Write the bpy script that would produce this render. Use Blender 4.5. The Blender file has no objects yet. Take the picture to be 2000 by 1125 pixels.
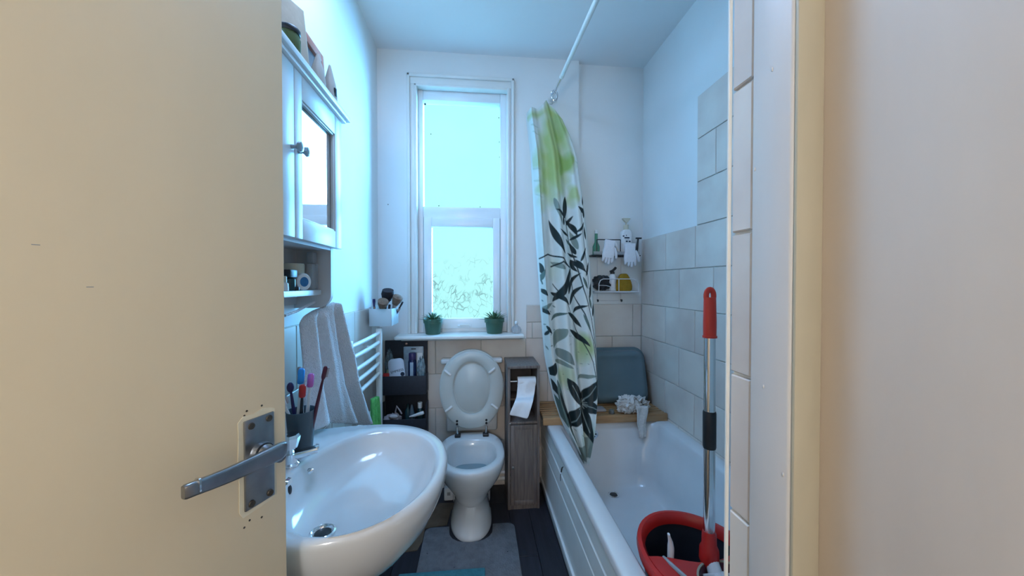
import bpy, bmesh, math, random
import numpy as np
from mathutils import Vector, Matrix
random.seed(7)
SC = bpy.context.scene
COL = SC.collection
# ------------------------------------------------------------------ camera
cam = bpy.data.cameras.new('camera')
cam.sensor_width = 36.0
cam.lens = 36.0 * 700.0 / 2000.0
cam.clip_start = 0.02
camo = bpy.data.objects.new('camera', cam)
COL.objects.link(camo)
camo.location = (0, 0, 1.36)
camo.rotation_euler = (math.radians(90 - 0.8), 0, math.radians(-5.55))
SC.camera = camo
# ------------------------------------------------------------------ world, daylight, lamps, exposure
SC.view_settings.view_transform = 'Standard'
SC.view_settings.look = 'None'
SC.view_settings.gamma = 1.0
SC.view_settings.use_curve_mapping = False
SC.view_settings.exposure = 0.0
world = bpy.data.worlds.new('sky'); SC.world = world
world.use_nodes = True
bg = world.node_tree.nodes['Background']
bg.inputs[0].default_value = (0.42, 1.0, 1.0, 1)
bg.inputs[1].default_value = 1.15


def lamp(name, kind, loc, energy, color, **kw):
    l = bpy.data.lights.new(name, kind); l.energy = energy; l.color = color
    o = bpy.data.objects.new(name, l); o.location = loc
    rot = kw.pop('rot', None)
    for k, v in kw.items(): setattr(l, k, v)
    if rot: o.rotation_euler = rot
    COL.objects.link(o)
    return o


def aim(o, d):
    o.rotation_euler = Vector(d).to_track_quat('-Z', 'Y').to_euler()


sun = lamp('daylight_sun', 'SUN', (2, 4, 3.4), 43.0, (0.14, 0.52, 1.0), angle=math.radians(66))
aim(sun, (-0.69, -0.71, -0.14))
portal = lamp('window_portal', 'AREA', (-0.1, 2.56, 1.8), 1, (1, 1, 1), shape='RECTANGLE', size=0.75, size_y=1.75)
portal.data.cycles.is_portal = True
aim(portal, (0, -1, 0))
bath_fill = lamp('bath_fill_light', 'AREA', (-0.28, 1.2, 2.80), 17.5, (0.36, 0.59, 1.0), shape='DISK', size=0.5)  # fill lamp added to brighten the room; no such fitting is known
aim(bath_fill, (0, 0, -1))
hall_lamp = lamp('hall_lamp_light', 'POINT', (-0.25, -1.5, 1.75), 48.0, (0.94, 0.94, 0.96), shadow_soft_size=0.15)
SC.cycles.max_bounces = 8
SC.cycles.diffuse_bounces = 5
SC.cycles.transparent_max_bounces = 12
SC.cycles.sample_clamp_indirect = 6.0
SC.cycles.caustics_reflective = False
SC.cycles.caustics_refractive = False
try:
    SC.cycles.use_denoising = True
except Exception:
    pass

# ------------------------------------------------------------------ materials
MATS = {}


def mat(name, color, rough=0.5, metal=0.0, noise=0.0, nscale=12.0, bump=0.0, bscale=60.0, color2=None, coat=0.0,
        trans=0.0, alpha=1.0, rnd=0.0, stretch=None, spec=None, sheen=0.0):
    if name in MATS: return MATS[name]
    m = bpy.data.materials.new(name); m.use_nodes = True
    nt = m.node_tree; N = nt.nodes; L = nt.links
    p = N['Principled BSDF']
    p.inputs['Roughness'].default_value = rough
    p.inputs['Metallic'].default_value = metal
    p.inputs['Coat Weight'].default_value = coat
    p.inputs['Coat Roughness'].default_value = 0.08
    p.inputs['Sheen Weight'].default_value = sheen
    if spec is not None: p.inputs['Specular IOR Level'].default_value = spec
    p.inputs['Transmission Weight'].default_value = trans
    p.inputs['Alpha'].default_value = alpha
    tc = N.new('ShaderNodeTexCoord'); vec = tc.outputs['Object']
    if stretch:
        mp = N.new('ShaderNodeMapping'); mp.inputs['Scale'].default_value = stretch
        L.new(vec, mp.inputs['Vector']); vec = mp.outputs['Vector']
    c1 = (*color, 1)
    if color2 is None: color2 = tuple(max(0, c * (1 - noise)) for c in color)
    if noise > 0 or color2 != color:
        nz = N.new('ShaderNodeTexNoise'); nz.inputs['Scale'].default_value = nscale
        nz.inputs['Detail'].default_value = 5
        L.new(vec, nz.inputs['Vector'])
        fac = nz.outputs['Fac']
        mr = N.new('ShaderNodeMapRange')
        mr.inputs[1].default_value = 0.35; mr.inputs[2].default_value = 0.68
        L.new(fac, mr.inputs[0]); fac = mr.outputs[0]
        mx = N.new('ShaderNodeMix'); mx.data_type = 'RGBA'
        mx.inputs[6].default_value = c1; mx.inputs[7].default_value = (*color2, 1)
        L.new(fac, mx.inputs[0])
        out = mx.outputs[2]
        if rnd > 0:
            oi = N.new('ShaderNodeObjectInfo')
            hs = N.new('ShaderNodeHueSaturation')
            mr2 = N.new('ShaderNodeMapRange')
            mr2.inputs[3].default_value = 1 - rnd; mr2.inputs[4].default_value = 1 + rnd
            L.new(oi.outputs['Random'], mr2.inputs[0]); L.new(mr2.outputs[0], hs.inputs['Value'])
            L.new(out, hs.inputs['Color']); out = hs.outputs['Color']
            add = N.new('ShaderNodeVectorMath'); add.operation = 'ADD'
            sc_ = N.new('ShaderNodeVectorMath'); sc_.operation = 'SCALE'; sc_.inputs[3].default_value = 9.0
            cb = N.new('ShaderNodeCombineXYZ')
            for k in range(3): L.new(oi.outputs['Random'], cb.inputs[k])
            L.new(cb.outputs[0], sc_.inputs[0]); L.new(vec, add.inputs[0]); L.new(sc_.outputs[0], add.inputs[1])
            L.new(add.outputs[0], nz.inputs['Vector'])
        L.new(out, p.inputs['Base Color'])
    else:
        p.inputs['Base Color'].default_value = c1
    if bump > 0:
        nb = N.new('ShaderNodeTexNoise'); nb.inputs['Scale'].default_value = bscale; nb.inputs['Detail'].default_value = 3
        L.new(vec, nb.inputs['Vector'])
        bp = N.new('ShaderNodeBump'); bp.inputs['Strength'].default_value = bump; bp.inputs['Distance'].default_value = 0.01
        L.new(nb.outputs['Fac'], bp.inputs['Height']); L.new(bp.outputs[0], p.inputs['Normal'])
    MATS[name] = m
    return m


M_wall = mat('white_plaster', (0.80, 0.80, 0.79), 0.75, noise=0.04, nscale=3, bump=0.08, bscale=25)
M_ceil = mat('ceiling_paint', (0.80, 0.80, 0.80), 0.8, noise=0.03, nscale=2, bump=0.05, bscale=18)
M_hallwall = mat('hall_paint', (0.78, 0.73, 0.64), 0.7, noise=0.05, nscale=4, bump=0.05)
M_tile = mat('cream_tile', (0.71, 0.645, 0.58), 0.28, color2=(0.62, 0.53, 0.475), nscale=5, rnd=0.06, bump=0.02, bscale=20)
M_grout = mat('grout', (0.56, 0.54, 0.50), 0.8, noise=0.25, nscale=14)
M_gwhite = mat('grout_white', (0.85, 0.84, 0.80), 0.7, noise=0.1)
M_plank = mat('dark_plank', (0.012, 0.013, 0.02), 0.45, color2=(0.022, 0.023, 0.033), nscale=6, stretch=(10, 0.8, 10), rnd=0.2, bump=0.1, bscale=10)
M_sub = mat('subfloor', (0.008, 0.008, 0.01), 0.8)
M_upvc = mat('upvc', (0.80, 0.81, 0.82), 0.28, noise=0.03)
M_gloss = mat('white_gloss_paint', (0.78, 0.77, 0.74), 0.3, noise=0.06, nscale=5, bump=0.06, bscale=14)
M_timber = mat('painted_timber', (0.68, 0.64, 0.61), 0.35, noise=0.06, nscale=4, stretch=(3, 3, 0.6), bump=0.08, bscale=10)
M_door = mat('cream_door_paint', (0.82, 0.68, 0.47), 0.42, noise=0.04, nscale=3, stretch=(3, 3, 0.8), bump=0.04, bscale=10)
M_doorold = mat('old_cream_paint', (0.78, 0.72, 0.56), 0.5, noise=0.12, nscale=30)
M_lining = mat('cream_timber', (0.71, 0.60, 0.505), 0.4, noise=0.06, nscale=4, stretch=(3, 3, 0.6), bump=0.06, bscale=8)
M_warmlit = mat('warm_lit_timber', (0.50, 0.44, 0.32), 0.45, noise=0.1, nscale=6, stretch=(3, 3, 0.6))  # timber with the warm hall light put into its colour
M_ceramic = mat('white_ceramic', (0.67, 0.67, 0.67), 0.12, noise=0.02, coat=0.5)
M_acrylic = mat('bath_acrylic', (0.66, 0.66, 0.67), 0.2, noise=0.03, coat=0.3)
M_panel = mat('bath_panel_plastic', (0.86, 0.90, 0.90), 0.3, noise=0.05)
M_chrome = mat('chrome', (0.80, 0.80, 0.82), 0.12, metal=1.0, noise=0.05)
M_steel = mat('brushed_steel', (0.40, 0.42, 0.45), 0.30, metal=1.0, noise=0.30, nscale=16, bump=0.05)
M_brass = mat('dark_screw', (0.12, 0.10, 0.08), 0.4, metal=0.8, noise=0.2)
M_black = mat('black_plastic', (0.015, 0.016, 0.02), 0.4, noise=0.2)
M_dark = mat('charcoal_fabric', (0.022, 0.025, 0.036), 0.7, noise=0.2, nscale=60, bump=0.1)
M_cabwhite = mat('cabinet_white', (0.78, 0.79, 0.80), 0.35, noise=0.03)
M_cabside = mat('cabinet_inside', (0.60, 0.58, 0.58), 0.5, noise=0.04)
M_mirror = mat('mirror_glass', (0.9, 0.93, 0.94), 0.02, metal=1.0, noise=0.01)
M_towel = mat('towel_cotton', (0.86, 0.84, 0.87), 0.95, noise=0.08, nscale=120, bump=0.9, bscale=260, sheen=0.4)
M_rad = mat('radiator_enamel', (0.84, 0.84, 0.82), 0.25, noise=0.02)
M_green = mat('bright_green_cloth', (0.14, 0.55, 0.14), 0.9, noise=0.3, nscale=50, bump=0.4, bscale=120)
M_seat = mat('seat_plastic', (0.53, 0.55, 0.53), 0.35, noise=0.03)
M_wood = mat('grey_brown_wood', (0.20, 0.165, 0.15), 0.5, color2=(0.115, 0.094, 0.09), nscale=7, stretch=(14, 14, 0.9), bump=0.1, bscale=9)
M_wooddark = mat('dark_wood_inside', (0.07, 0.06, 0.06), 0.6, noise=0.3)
M_paper = mat('toilet_paper', (0.82, 0.82, 0.84), 0.95, noise=0.04, nscale=40, bump=0.1, bscale=150)
M_duck = mat('varnished_pine', (0.42, 0.25, 0.12), 0.45, color2=(0.30, 0.16, 0.07), nscale=5, stretch=(1.2, 12, 12), bump=0.05)
M_tub = mat('blue_grey_plastic', (0.10, 0.155, 0.185), 0.35, noise=0.08)
M_loofah = mat('loofah_net', (0.74, 0.72, 0.70), 0.9, noise=0.15, nscale=90, bump=0.5, bscale=220)
M_red = mat('red_plastic', (0.50, 0.018, 0.016), 0.3, noise=0.12)
M_redgrip = mat('orange_red_grip', (0.60, 0.035, 0.018), 0.4, noise=0.08)
M_bucket = mat('dark_bucket', (0.02, 0.024, 0.035), 0.4, noise=0.2)
M_mopwhite = mat('mop_white', (0.72, 0.70, 0.72), 0.8, noise=0.15)
M_grey = mat('grey_plastic', (0.30, 0.31, 0.33), 0.4, noise=0.1)
M_mat = mat('grey_bath_mat', (0.16, 0.168, 0.185), 0.95, noise=0.25, nscale=30, bump=0.5, bscale=120)
M_turq = mat('turquoise_mat', (0.05, 0.22, 0.26), 0.95, noise=0.2, nscale=40, bump=0.5, bscale=120)
M_brown = mat('brown_board', (0.12, 0.085, 0.055), 0.6, noise=0.4, nscale=14)
M_bag = mat('brown_paper', (0.36, 0.28, 0.20), 0.85, noise=0.15, nscale=20, bump=0.1)
M_kraft = mat('kraft_pouch', (0.40, 0.34, 0.29), 0.8, noise=0.12, nscale=18)
M_redbox = mat('terracotta_card', (0.38, 0.14, 0.09), 0.6, noise=0.15)
M_redpic = mat('dark_print', (0.17, 0.12, 0.12), 0.5, noise=0.4, nscale=24)
M_jargreen = mat('olive_glass', (0.10, 0.13, 0.05), 0.15, noise=0.15)
M_cup = mat('teal_grey_cup', (0.060, 0.095, 0.125), 0.4, noise=0.1)
M_white = mat('white_plastic', (0.78, 0.78, 0.79), 0.35, noise=0.03)
M_cream = mat('cream_plastic', (0.60, 0.56, 0.44), 0.4, noise=0.05)
M_bluelab = mat('blue_label', (0.02, 0.17, 0.42), 0.4, noise=0.3, nscale=60)
M_blue = mat('blue_plastic', (0.02, 0.30, 0.80), 0.35, noise=0.1)
M_pink = mat('pink_plastic', (0.62, 0.16, 0.48), 0.35, noise=0.1)
M_maroon = mat('maroon_plastic', (0.10, 0.012, 0.03), 0.35, noise=0.1)
M_purple = mat('purple_plastic', (0.035, 0.02, 0.10), 0.35, noise=0.2)
M_pot = mat('green_pot', (0.045, 0.12, 0.085), 0.45, noise=0.1)
M_leaf = mat('succulent_leaf', (0.05, 0.12, 0.065), 0.5, color2=(0.09, 0.19, 0.11), nscale=30, rnd=0.25)
M_soil = mat('potting_soil', (0.02, 0.014, 0.01), 0.95, noise=0.5, nscale=60)
M_basket = mat('white_basket', (0.60, 0.64, 0.66), 0.4, noise=0.04)
M_brushbrown = mat('brush_bristle', (0.24, 0.13, 0.085), 0.9, noise=0.3, nscale=80, bump=0.3, bscale=200)
M_brushdark = mat('dark_bristle', (0.03, 0.016, 0.02), 0.9, noise=0.3, nscale=80)
M_rose = mat('rose_gold', (0.65, 0.40, 0.32), 0.25, metal=1.0, noise=0.1)
M_bottle = mat('navy_can', (0.015, 0.03, 0.10), 0.2, metal=0.4, noise=0.3)
M_pouch = mat('pale_pouch', (0.62, 0.68, 0.78), 0.35, noise=0.1)
M_print = mat('print_ink', (0.02, 0.03, 0.06), 0.6, noise=0.1)
M_card = mat('clear_card_pack', (0.35, 0.45, 0.55), 0.25, noise=0.25, nscale=30)
M_bagplast = mat('crinkled_plastic', (0.20, 0.28, 0.32), 0.2, noise=0.5, nscale=50, bump=0.6, bscale=90)
M_yellow = mat('mustard_sponge', (0.36, 0.21, 0.012), 0.9, noise=0.2, nscale=40, bump=0.5, bscale=120)
M_lime = mat('pale_green_plastic', (0.30, 0.42, 0.28), 0.4, noise=0.1)
M_greenbot = mat('green_bottle', (0.10, 0.30, 0.20), 0.15, noise=0.1)
M_glove = mat('white_glove', (0.76, 0.76, 0.80), 0.85, noise=0.05, nscale=60, bump=0.2, bscale=200)
M_wire = mat('white_wire', (0.68, 0.68, 0.70), 0.35, noise=0.05)
M_wireblk = mat('black_wire', (0.02, 0.022, 0.028), 0.4, noise=0.1)
M_pinkish = mat('pale_pink_plastic', (0.45, 0.40, 0.42), 0.4, noise=0.1)
M_darkgreen = mat('dark_green_glass', (0.012, 0.045, 0.05), 0.2, noise=0.2)
M_ring = mat('tan_gasket', (0.35, 0.30, 0.22), 0.6, noise=0.2)


def glass_mat(name, tint, pattern):
    m = bpy.data.materials.new(name); m.use_nodes = True
    nt = m.node_tree; N = nt.nodes; L = nt.links
    N.remove(N['Principled BSDF'])
    out = N['Material Output']
    tr = N.new('ShaderNodeBsdfTransparent'); gl = N.new('ShaderNodeBsdfGlossy'); mx = N.new('ShaderNodeMixShader')
    gl.inputs['Roughness'].default_value = 0.4
    mx.inputs[0].default_value = 0.02
    L.new(tr.outputs[0], mx.inputs[1]); L.new(gl.outputs[0], mx.inputs[2]); L.new(mx.outputs[0], out.inputs[0])
    tc = N.new('ShaderNodeTexCoord')
    if not pattern:
        nz = N.new('ShaderNodeTexNoise'); nz.inputs['Scale'].default_value = 3
        L.new(tc.outputs['Object'], nz.inputs['Vector'])
        mc = N.new('ShaderNodeMix'); mc.data_type = 'RGBA'
        mc.inputs[6].default_value = (*tint, 1); mc.inputs[7].default_value = (tint[0] * 0.94, tint[1], tint[2], 1)
        L.new(nz.outputs['Fac'], mc.inputs[0]); L.new(mc.outputs[2], tr.inputs[0])
        return m
    # cast leaf relief: thick ridges of the glass hold back a little light
    nz = N.new('ShaderNodeTexNoise'); nz.inputs['Scale'].default_value = 9; nz.inputs['Detail'].default_value = 2
    L.new(tc.outputs['Object'], nz.inputs['Vector'])
    sub = N.new('ShaderNodeVectorMath'); sub.operation = 'SUBTRACT'; sub.inputs[1].default_value = (0.5, 0.5, 0.5)
    L.new(nz.outputs['Color'], sub.inputs[0])
    scl = N.new('ShaderNodeVectorMath'); scl.operation = 'SCALE'; scl.inputs[3].default_value = 0.11
    L.new(sub.outputs[0], scl.inputs[0])
    ad = N.new('ShaderNodeVectorMath'); ad.operation = 'ADD'
    L.new(tc.outputs['Object'], ad.inputs[0]); L.new(scl.outputs[0], ad.inputs[1])
    mp = N.new('ShaderNodeMapping'); mp.inputs['Scale'].default_value = (1.5, 1.0, 0.8); mp.inputs['Rotation'].default_value = (0, 0.5, 0)
    L.new(ad.outputs[0], mp.inputs['Vector'])
    vo = N.new('ShaderNodeTexVoronoi'); vo.feature = 'DISTANCE_TO_EDGE'; vo.inputs['Scale'].default_value = 20
    L.new(mp.outputs[0], vo.inputs['Vector'])
    mr = N.new('ShaderNodeMapRange'); mr.inputs[1].default_value = 0.015; mr.inputs[2].default_value = 0.075
    L.new(vo.outputs['Distance'], mr.inputs[0])
    n2 = N.new('ShaderNodeTexNoise'); n2.inputs['Scale'].default_value = 14
    L.new(tc.outputs['Object'], n2.inputs['Vector'])
    m2 = N.new('ShaderNodeMapRange'); m2.inputs[1].default_value = 0.42; m2.inputs[2].default_value = 0.62
    L.new(n2.outputs['Fac'], m2.inputs[0])
    # the relief fades out towards the top of the pane
    sx = N.new('ShaderNodeSeparateXYZ'); L.new(tc.outputs['Object'], sx.inputs[0])
    m3 = N.new('ShaderNodeMapRange'); m3.inputs[1].default_value = 0.26; m3.inputs[2].default_value = 0.02
    L.new(sx.outputs[2], m3.inputs[0])
    inv = N.new('ShaderNodeMath'); inv.operation = 'SUBTRACT'; inv.inputs[0].default_value = 1; L.new(mr.outputs[0], inv.inputs[1])
    mu = N.new('ShaderNodeMath'); mu.operation = 'MULTIPLY'; L.new(inv.outputs[0], mu.inputs[0]); L.new(m2.outputs[0], mu.inputs[1])
    mu2 = N.new('ShaderNodeMath'); mu2.operation = 'MULTIPLY'; L.new(mu.outputs[0], mu2.inputs[0]); L.new(m3.outputs[0], mu2.inputs[1])
    mc = N.new('ShaderNodeMix'); mc.data_type = 'RGBA'
    mc.inputs[6].default_value = (*tint, 1); mc.inputs[7].default_value = (0.66, 0.62, 0.64, 1)
    L.new(mu2.outputs[0], mc.inputs[0]); L.new(mc.outputs[2], tr.inputs[0])
    return m


M_pane1 = glass_mat('frosted_glass', (1.0, 1.0, 1.0), False)
M_pane2 = glass_mat('leaf_relief_glass', (0.98, 0.95, 0.95), True)


def clear_mat(name, tint, k=0.55):
    m = bpy.data.materials.new(name); m.use_nodes = True
    nt = m.node_tree; N = nt.nodes; L = nt.links
    p = N['Principled BSDF']; p.inputs['Roughness'].default_value = 0.1
    nz = N.new('ShaderNodeTexNoise'); nz.inputs['Scale'].default_value = 20
    tc = N.new('ShaderNodeTexCoord'); L.new(tc.outputs['Object'], nz.inputs['Vector'])
    mc = N.new('ShaderNodeMix'); mc.data_type = 'RGBA'
    mc.inputs[6].default_value = (*tint, 1); mc.inputs[7].default_value = tuple(c * 0.85 for c in tint) + (1,)
    L.new(nz.outputs['Fac'], mc.inputs[0]); L.new(mc.outputs[2], p.inputs['Base Color'])
    p.inputs['Alpha'].default_value = k
    return m


M_clear = clear_mat('clear_glass', (0.55, 0.56, 0.58), 0.45)
M_clearblue = clear_mat('thin_clear_plastic', (0.45, 0.55, 0.60), 0.4)

# ------------------------------------------------------------------ mesh helpers
ORG = {}


class MB:
    def __init__(s): s.v = []; s.f = []
    def add(s, v, f, M=None):
        n = len(s.v)
        if M is not None: v = [tuple(M @ Vector(q)) for q in v]
        s.v += [tuple(q) for q in v]; s.f += [tuple(i + n for i in q) for q in f]
        return s
    def box(s, x0, x1, y0, y1, z0, z1, b=0.0, seg=2, M=None):
        if b <= 0:
            v = [(x, y, z) for z in (z0, z1) for y in (y0, y1) for x in (x0, x1)]
            return s.add(v, [(0, 2, 3, 1), (4, 5, 7, 6), (0, 1, 5, 4), (2, 6, 7, 3), (0, 4, 6, 2), (1, 3, 7, 5)], M)
        bm = bmesh.new(); bmesh.ops.create_cube(bm, size=1)
        for q in bm.verts:
            q.co = ((x0 + x1) / 2 + q.co.x * (x1 - x0), (y0 + y1) / 2 + q.co.y * (y1 - y0), (z0 + z1) / 2 + q.co.z * (z1 - z0))
        b = min(b, 0.49 * min(x1 - x0, y1 - y0, z1 - z0))
        bmesh.ops.bevel(bm, geom=bm.edges[:], offset=b, segments=seg, profile=0.5, affect='EDGES')
        bm.verts.index_update()
        s.add([q.co.copy() for q in bm.verts], [[q.index for q in f.verts] for f in bm.faces], M); bm.free()
        return s
    def loft(s, rings, c0=True, c1=True, closed=True, M=None):
        n = len(rings[0]); v = [p for r in rings for p in r]; f = []
        for i in range(len(rings) - 1):
            for j in range(n if closed else n - 1):
                k = (j + 1) % n
                f.append((i * n + j, i * n + k, (i + 1) * n + k, (i + 1) * n + j))
        if c0: f.append(tuple(reversed(range(n))))
        if c1: f.append(tuple((len(rings) - 1) * n + j for j in range(n)))
        return s.add(v, f, M)
    def lathe(s, prof, c=(0, 0, 0), n=28, c0=True, c1=True, M=None, sx=1.0, sy=1.0):
        rings = [[(c[0] + r * sx * math.cos(2 * math.pi * j / n), c[1] + r * sy * math.sin(2 * math.pi * j / n), c[2] + z) for j in range(n)] for r, z in prof]
        return s.loft(rings, c0, c1, M=M)
    def tube(s, path, r, n=10, M=None, caps=True, flat=1.0):
        P = [Vector(p) for p in path]; rings = []
        up = None
        for i, p in enumerate(P):
            d = (P[min(i + 1, len(P) - 1)] - P[max(i - 1, 0)])
            if d.length < 1e-9: d = Vector((0, 0, 1))
            d.normalize()
            if up is None:
                up = Vector((0, 0, 1)) if abs(d.z) < 0.9 else Vector((1, 0, 0))
            a = d.cross(up).normalized(); up = a.cross(d).normalized()
            rr = r[i] if isinstance(r, (list, tuple)) else r
            rings.append([tuple(p + a * (rr * math.cos(2 * math.pi * j / n)) + up * (rr * flat * math.sin(2 * math.pi * j / n))) for j in range(n)])
        return s.loft(rings, caps, caps, M=M)
    def grid(s, pts, M=None):
        h = len(pts); w = len(pts[0]); v = [p for r in pts for p in r]
        return s.add(v, [(i * w + j, i * w + j + 1, (i + 1) * w + j + 1, (i + 1) * w + j) for i in range(h - 1) for j in range(w - 1)], M)
    def prism(s, poly, fn, t0, t1):
        """poly of (a,b); fn(a,b,t)->xyz"""
        return s.loft([[fn(a, b, t0) for a, b in poly], [fn(a, b, t1) for a, b in poly]])
    def ball(s, c, r, n=16, m=10, M=None):
        rx, ry, rz = r if isinstance(r, (tuple, list)) else (r, r, r)
        rings = []
        for i in range(1, m):
            a = math.pi * i / m
            rings.append([(c[0] + rx * math.sin(a) * math.cos(2 * math.pi * j / n), c[1] + ry * math.sin(a) * math.sin(2 * math.pi * j / n), c[2] - rz * math.cos(a)) for j in range(n)])
        return s.loft(rings, M=M)
    def build(s, name, material, parent=None, loc=None, smooth=True, angle=40, solid=0.0, sub=0, M=None, offset=0.0):
        if M is not None: s.v = [tuple(M @ Vector(q)) for q in s.v]
        A = np.array(s.v, dtype=float)
        if parent is not None: org = ORG[parent.name]
        elif loc is not None: org = Vector(loc)
        else:
            lo, hi = A.min(0), A.max(0)
            org = Vector(((lo[0] + hi[0]) / 2, (lo[1] + hi[1]) / 2, lo[2]))
        A = A - np.array(org)
        me = bpy.data.meshes.new(name)
        me.from_pydata(A.tolist(), [], s.f); me.validate()
        bm = bmesh.new(); bm.from_mesh(me); bmesh.ops.recalc_face_normals(bm, faces=bm.faces[:]); bm.to_mesh(me); bm.free()
        if smooth:
            me.polygons.foreach_set('use_smooth', [True] * len(me.polygons))
            me.set_sharp_from_angle(angle=math.radians(angle))
        me.materials.append(material)
        o = bpy.data.objects.new(name, me); COL.objects.link(o)
        if parent is not None: o.parent = parent
        else: o.location = org
        ORG[o.name] = org
        if solid:
            md = o.modifiers.new('thickness', 'SOLIDIFY'); md.thickness = solid; md.offset = offset
        if sub:
            md = o.modifiers.new('smooth', 'SUBSURF'); md.levels = sub; md.render_levels = sub
        return o


def thing(name, label, cat, loc, group=None):
    o = bpy.data.objects.new(name, None); COL.objects.link(o); o.location = loc; o.empty_display_size = 0.05
    o['label'] = label; o['category'] = cat
    if group: o['group'] = group
    ORG[o.name] = Vector(loc)
    return o


def tag(o, label, cat, group=None):
    o['label'] = label; o['category'] = cat
    if group: o['group'] = group
    return o


def struct(o, label=None):
    o['kind'] = 'structure'
    if label: o['label'] = label
    return o


def text_mesh(txt, size, M, name, material, parent, extrude=0.0004):
    cu = bpy.data.curves.new(name, 'FONT'); cu.body = txt; cu.size = size; cu.align_x = 'CENTER'; cu.align_y = 'CENTER'; cu.extrude = extrude
    o = bpy.data.objects.new(name + '_tmp', cu); COL.objects.link(o)
    dg = bpy.context.evaluated_depsgraph_get()
    me = bpy.data.meshes.new_from_object(o.evaluated_get(dg))
    bpy.data.objects.remove(o)
    me.transform(Matrix.Translation(-ORG[parent.name]) @ M)
    me.materials.clear(); me.materials.append(material)
    r = bpy.data.objects.new(name, me); COL.objects.link(r); r.parent = parent
    ORG[r.name] = ORG[parent.name]
    return r


def rrect(x0, x1, y0, y1, r, n=6):
    """rounded rectangle outline, counter-clockwise"""
    pts = []
    for cx, cy, a0 in ((x1 - r, y1 - r, 0), (x0 + r, y1 - r, 90), (x0 + r, y0 + r, 180), (x1 - r, y0 + r, 270)):
        for k in range(n + 1):
            a = math.radians(a0 + 90 * k / n); pts.append((cx + r * math.cos(a), cy + r * math.sin(a)))
    return pts


def lerp(a, b, t): return a + (b - a) * t


def interp(x, xs, ys): return float(np.interp(x, xs, ys))


# ------------------------------------------------------------------ the room shell
XL, XR, YB, YA, ZC = -0.64, 1.167, 2.40, 2.44, 2.87
flo = struct(MB().box(-1.3, 1.35, -1.8, 2.6, -0.12, -0.010).build('floor', M_sub, loc=(0, 0, -0.12), smooth=False))
struct(MB().box(-0.8, 1.35, -0.15, 2.62, ZC, ZC + 0.1).build('ceiling', M_ceil, smooth=False))
# planks along the room
px = XL
k = 0
while px < 0.46:
    x1 = px + 0.118
    y = -0.3 - 0.45 * (k % 3)
    while y < 2.45:
        y1 = y + 1.25
        MB().box(px + 0.0012, x1 - 0.0012, max(y, -0.4) + 0.001, min(y1, 2.45) - 0.001, -0.010, 0.0, 0.0012, 1).build('plank', M_plank, flo)
        y = y1
    px = x1; k += 1
wl = struct(MB().box(XL - 0.15, XL, -0.15, 2.62, 0, ZC).build('wall_left', M_wall, smooth=False))
wb = struct(MB().box(XL - 0.15, -0.395, YB, 2.62, 0, ZC).box(0.207, 0.69, YB, 2.62, 0, ZC).box(-0.395, 0.207, YB, 2.62, 0, 1.03)
            .box(-0.395, 0.207, YB, 2.62, 2.66, ZC).build('wall_back', M_wall, smooth=False))
wa = struct(MB().box(0.69, XR + 0.2, YA, 2.62, 0, ZC).build('wall_alcove', M_wall, smooth=False))
wr = struct(MB().box(XR, XR + 0.2, 0.40, 2.62, 0, ZC).build('wall_right', M_wall, smooth=False))
wn = struct(MB().box(0.424, XR + 0.2, 0.437, 0.556, 0, ZC).build('wall_nib', M_gwhite, smooth=False))
# hall and doorway behind the camera
struct(MB().box(-1.3, XL - 0.0, -0.15, -0.05, 0, 2.6).build('wall_front', M_hallwall, smooth=False))
struct(MB().box(XL, 0.55, -0.15, -0.05, 2.3, 2.88).build('wall_lintel', M_hallwall, smooth=False))
struct(MB().box(-1.3, 1.35, -1.9, -1.8, 0, 2.6).box(-1.4, -1.3, -1.9, -0.05, 0, 2.6).box(1.35, 1.45, -1.9, -0.05, 0, 2.6).build('wall_hall', M_hallwall, smooth=False))
struct(MB().box(0.5, 1.45, -0.15, -0.05, 0, 2.6).build('wall_hall_side', M_hallwall, smooth=False))
struct(MB().box(-1.4, 1.45, -1.9, -0.05, 2.6, 2.7).build('ceiling_hall', M_ceil, smooth=False))
# right-hand timber door lining, then the frame strip next to the tiles
struct(MB().box(0.452, 0.60, -0.15, 0.437, 0, ZC, 0.004).build('trim_door_lining', M_lining), 'pale painted timber lining beside the doorway')
struct(MB().box(0.4145, 0.4525, 0.430, 0.4358, 0, ZC, 0.002).build('trim_door_stop', M_warmlit), 'narrow edge of the door frame coloured as warm lamp light')  # strip added over the frame face to carry the lamp-lit yellow
ts = MB().box(0.413, 0.47, 0.436, 0.5075, 0, ZC, 0.005, 3)
tso = struct(ts.build('trim_door_frame', M_timber), 'white painted door frame strip')
for (yy, zz) in ((0.470, 1.66), (0.500, 1.53), (0.480, 1.21), (0.445, 1.10), (0.450, 0.95)):
    MB().ball((0.4128, yy, zz), (0.0010, 0.0016, 0.0032), 8, 6).build('paint_drip', M_timber, tso)
struct(MB().box(0.4125, 0.4185, 0.5555, 0.5605, 0, ZC, 0.0012, 1).build('trim_tile_edge', M_gwhite), 'thin white tile edge trim')

LV = [1.665 - 0.2262 * i for i in range(8)]        # tile course lines
LV.append(0.0)
TC = {}


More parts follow.
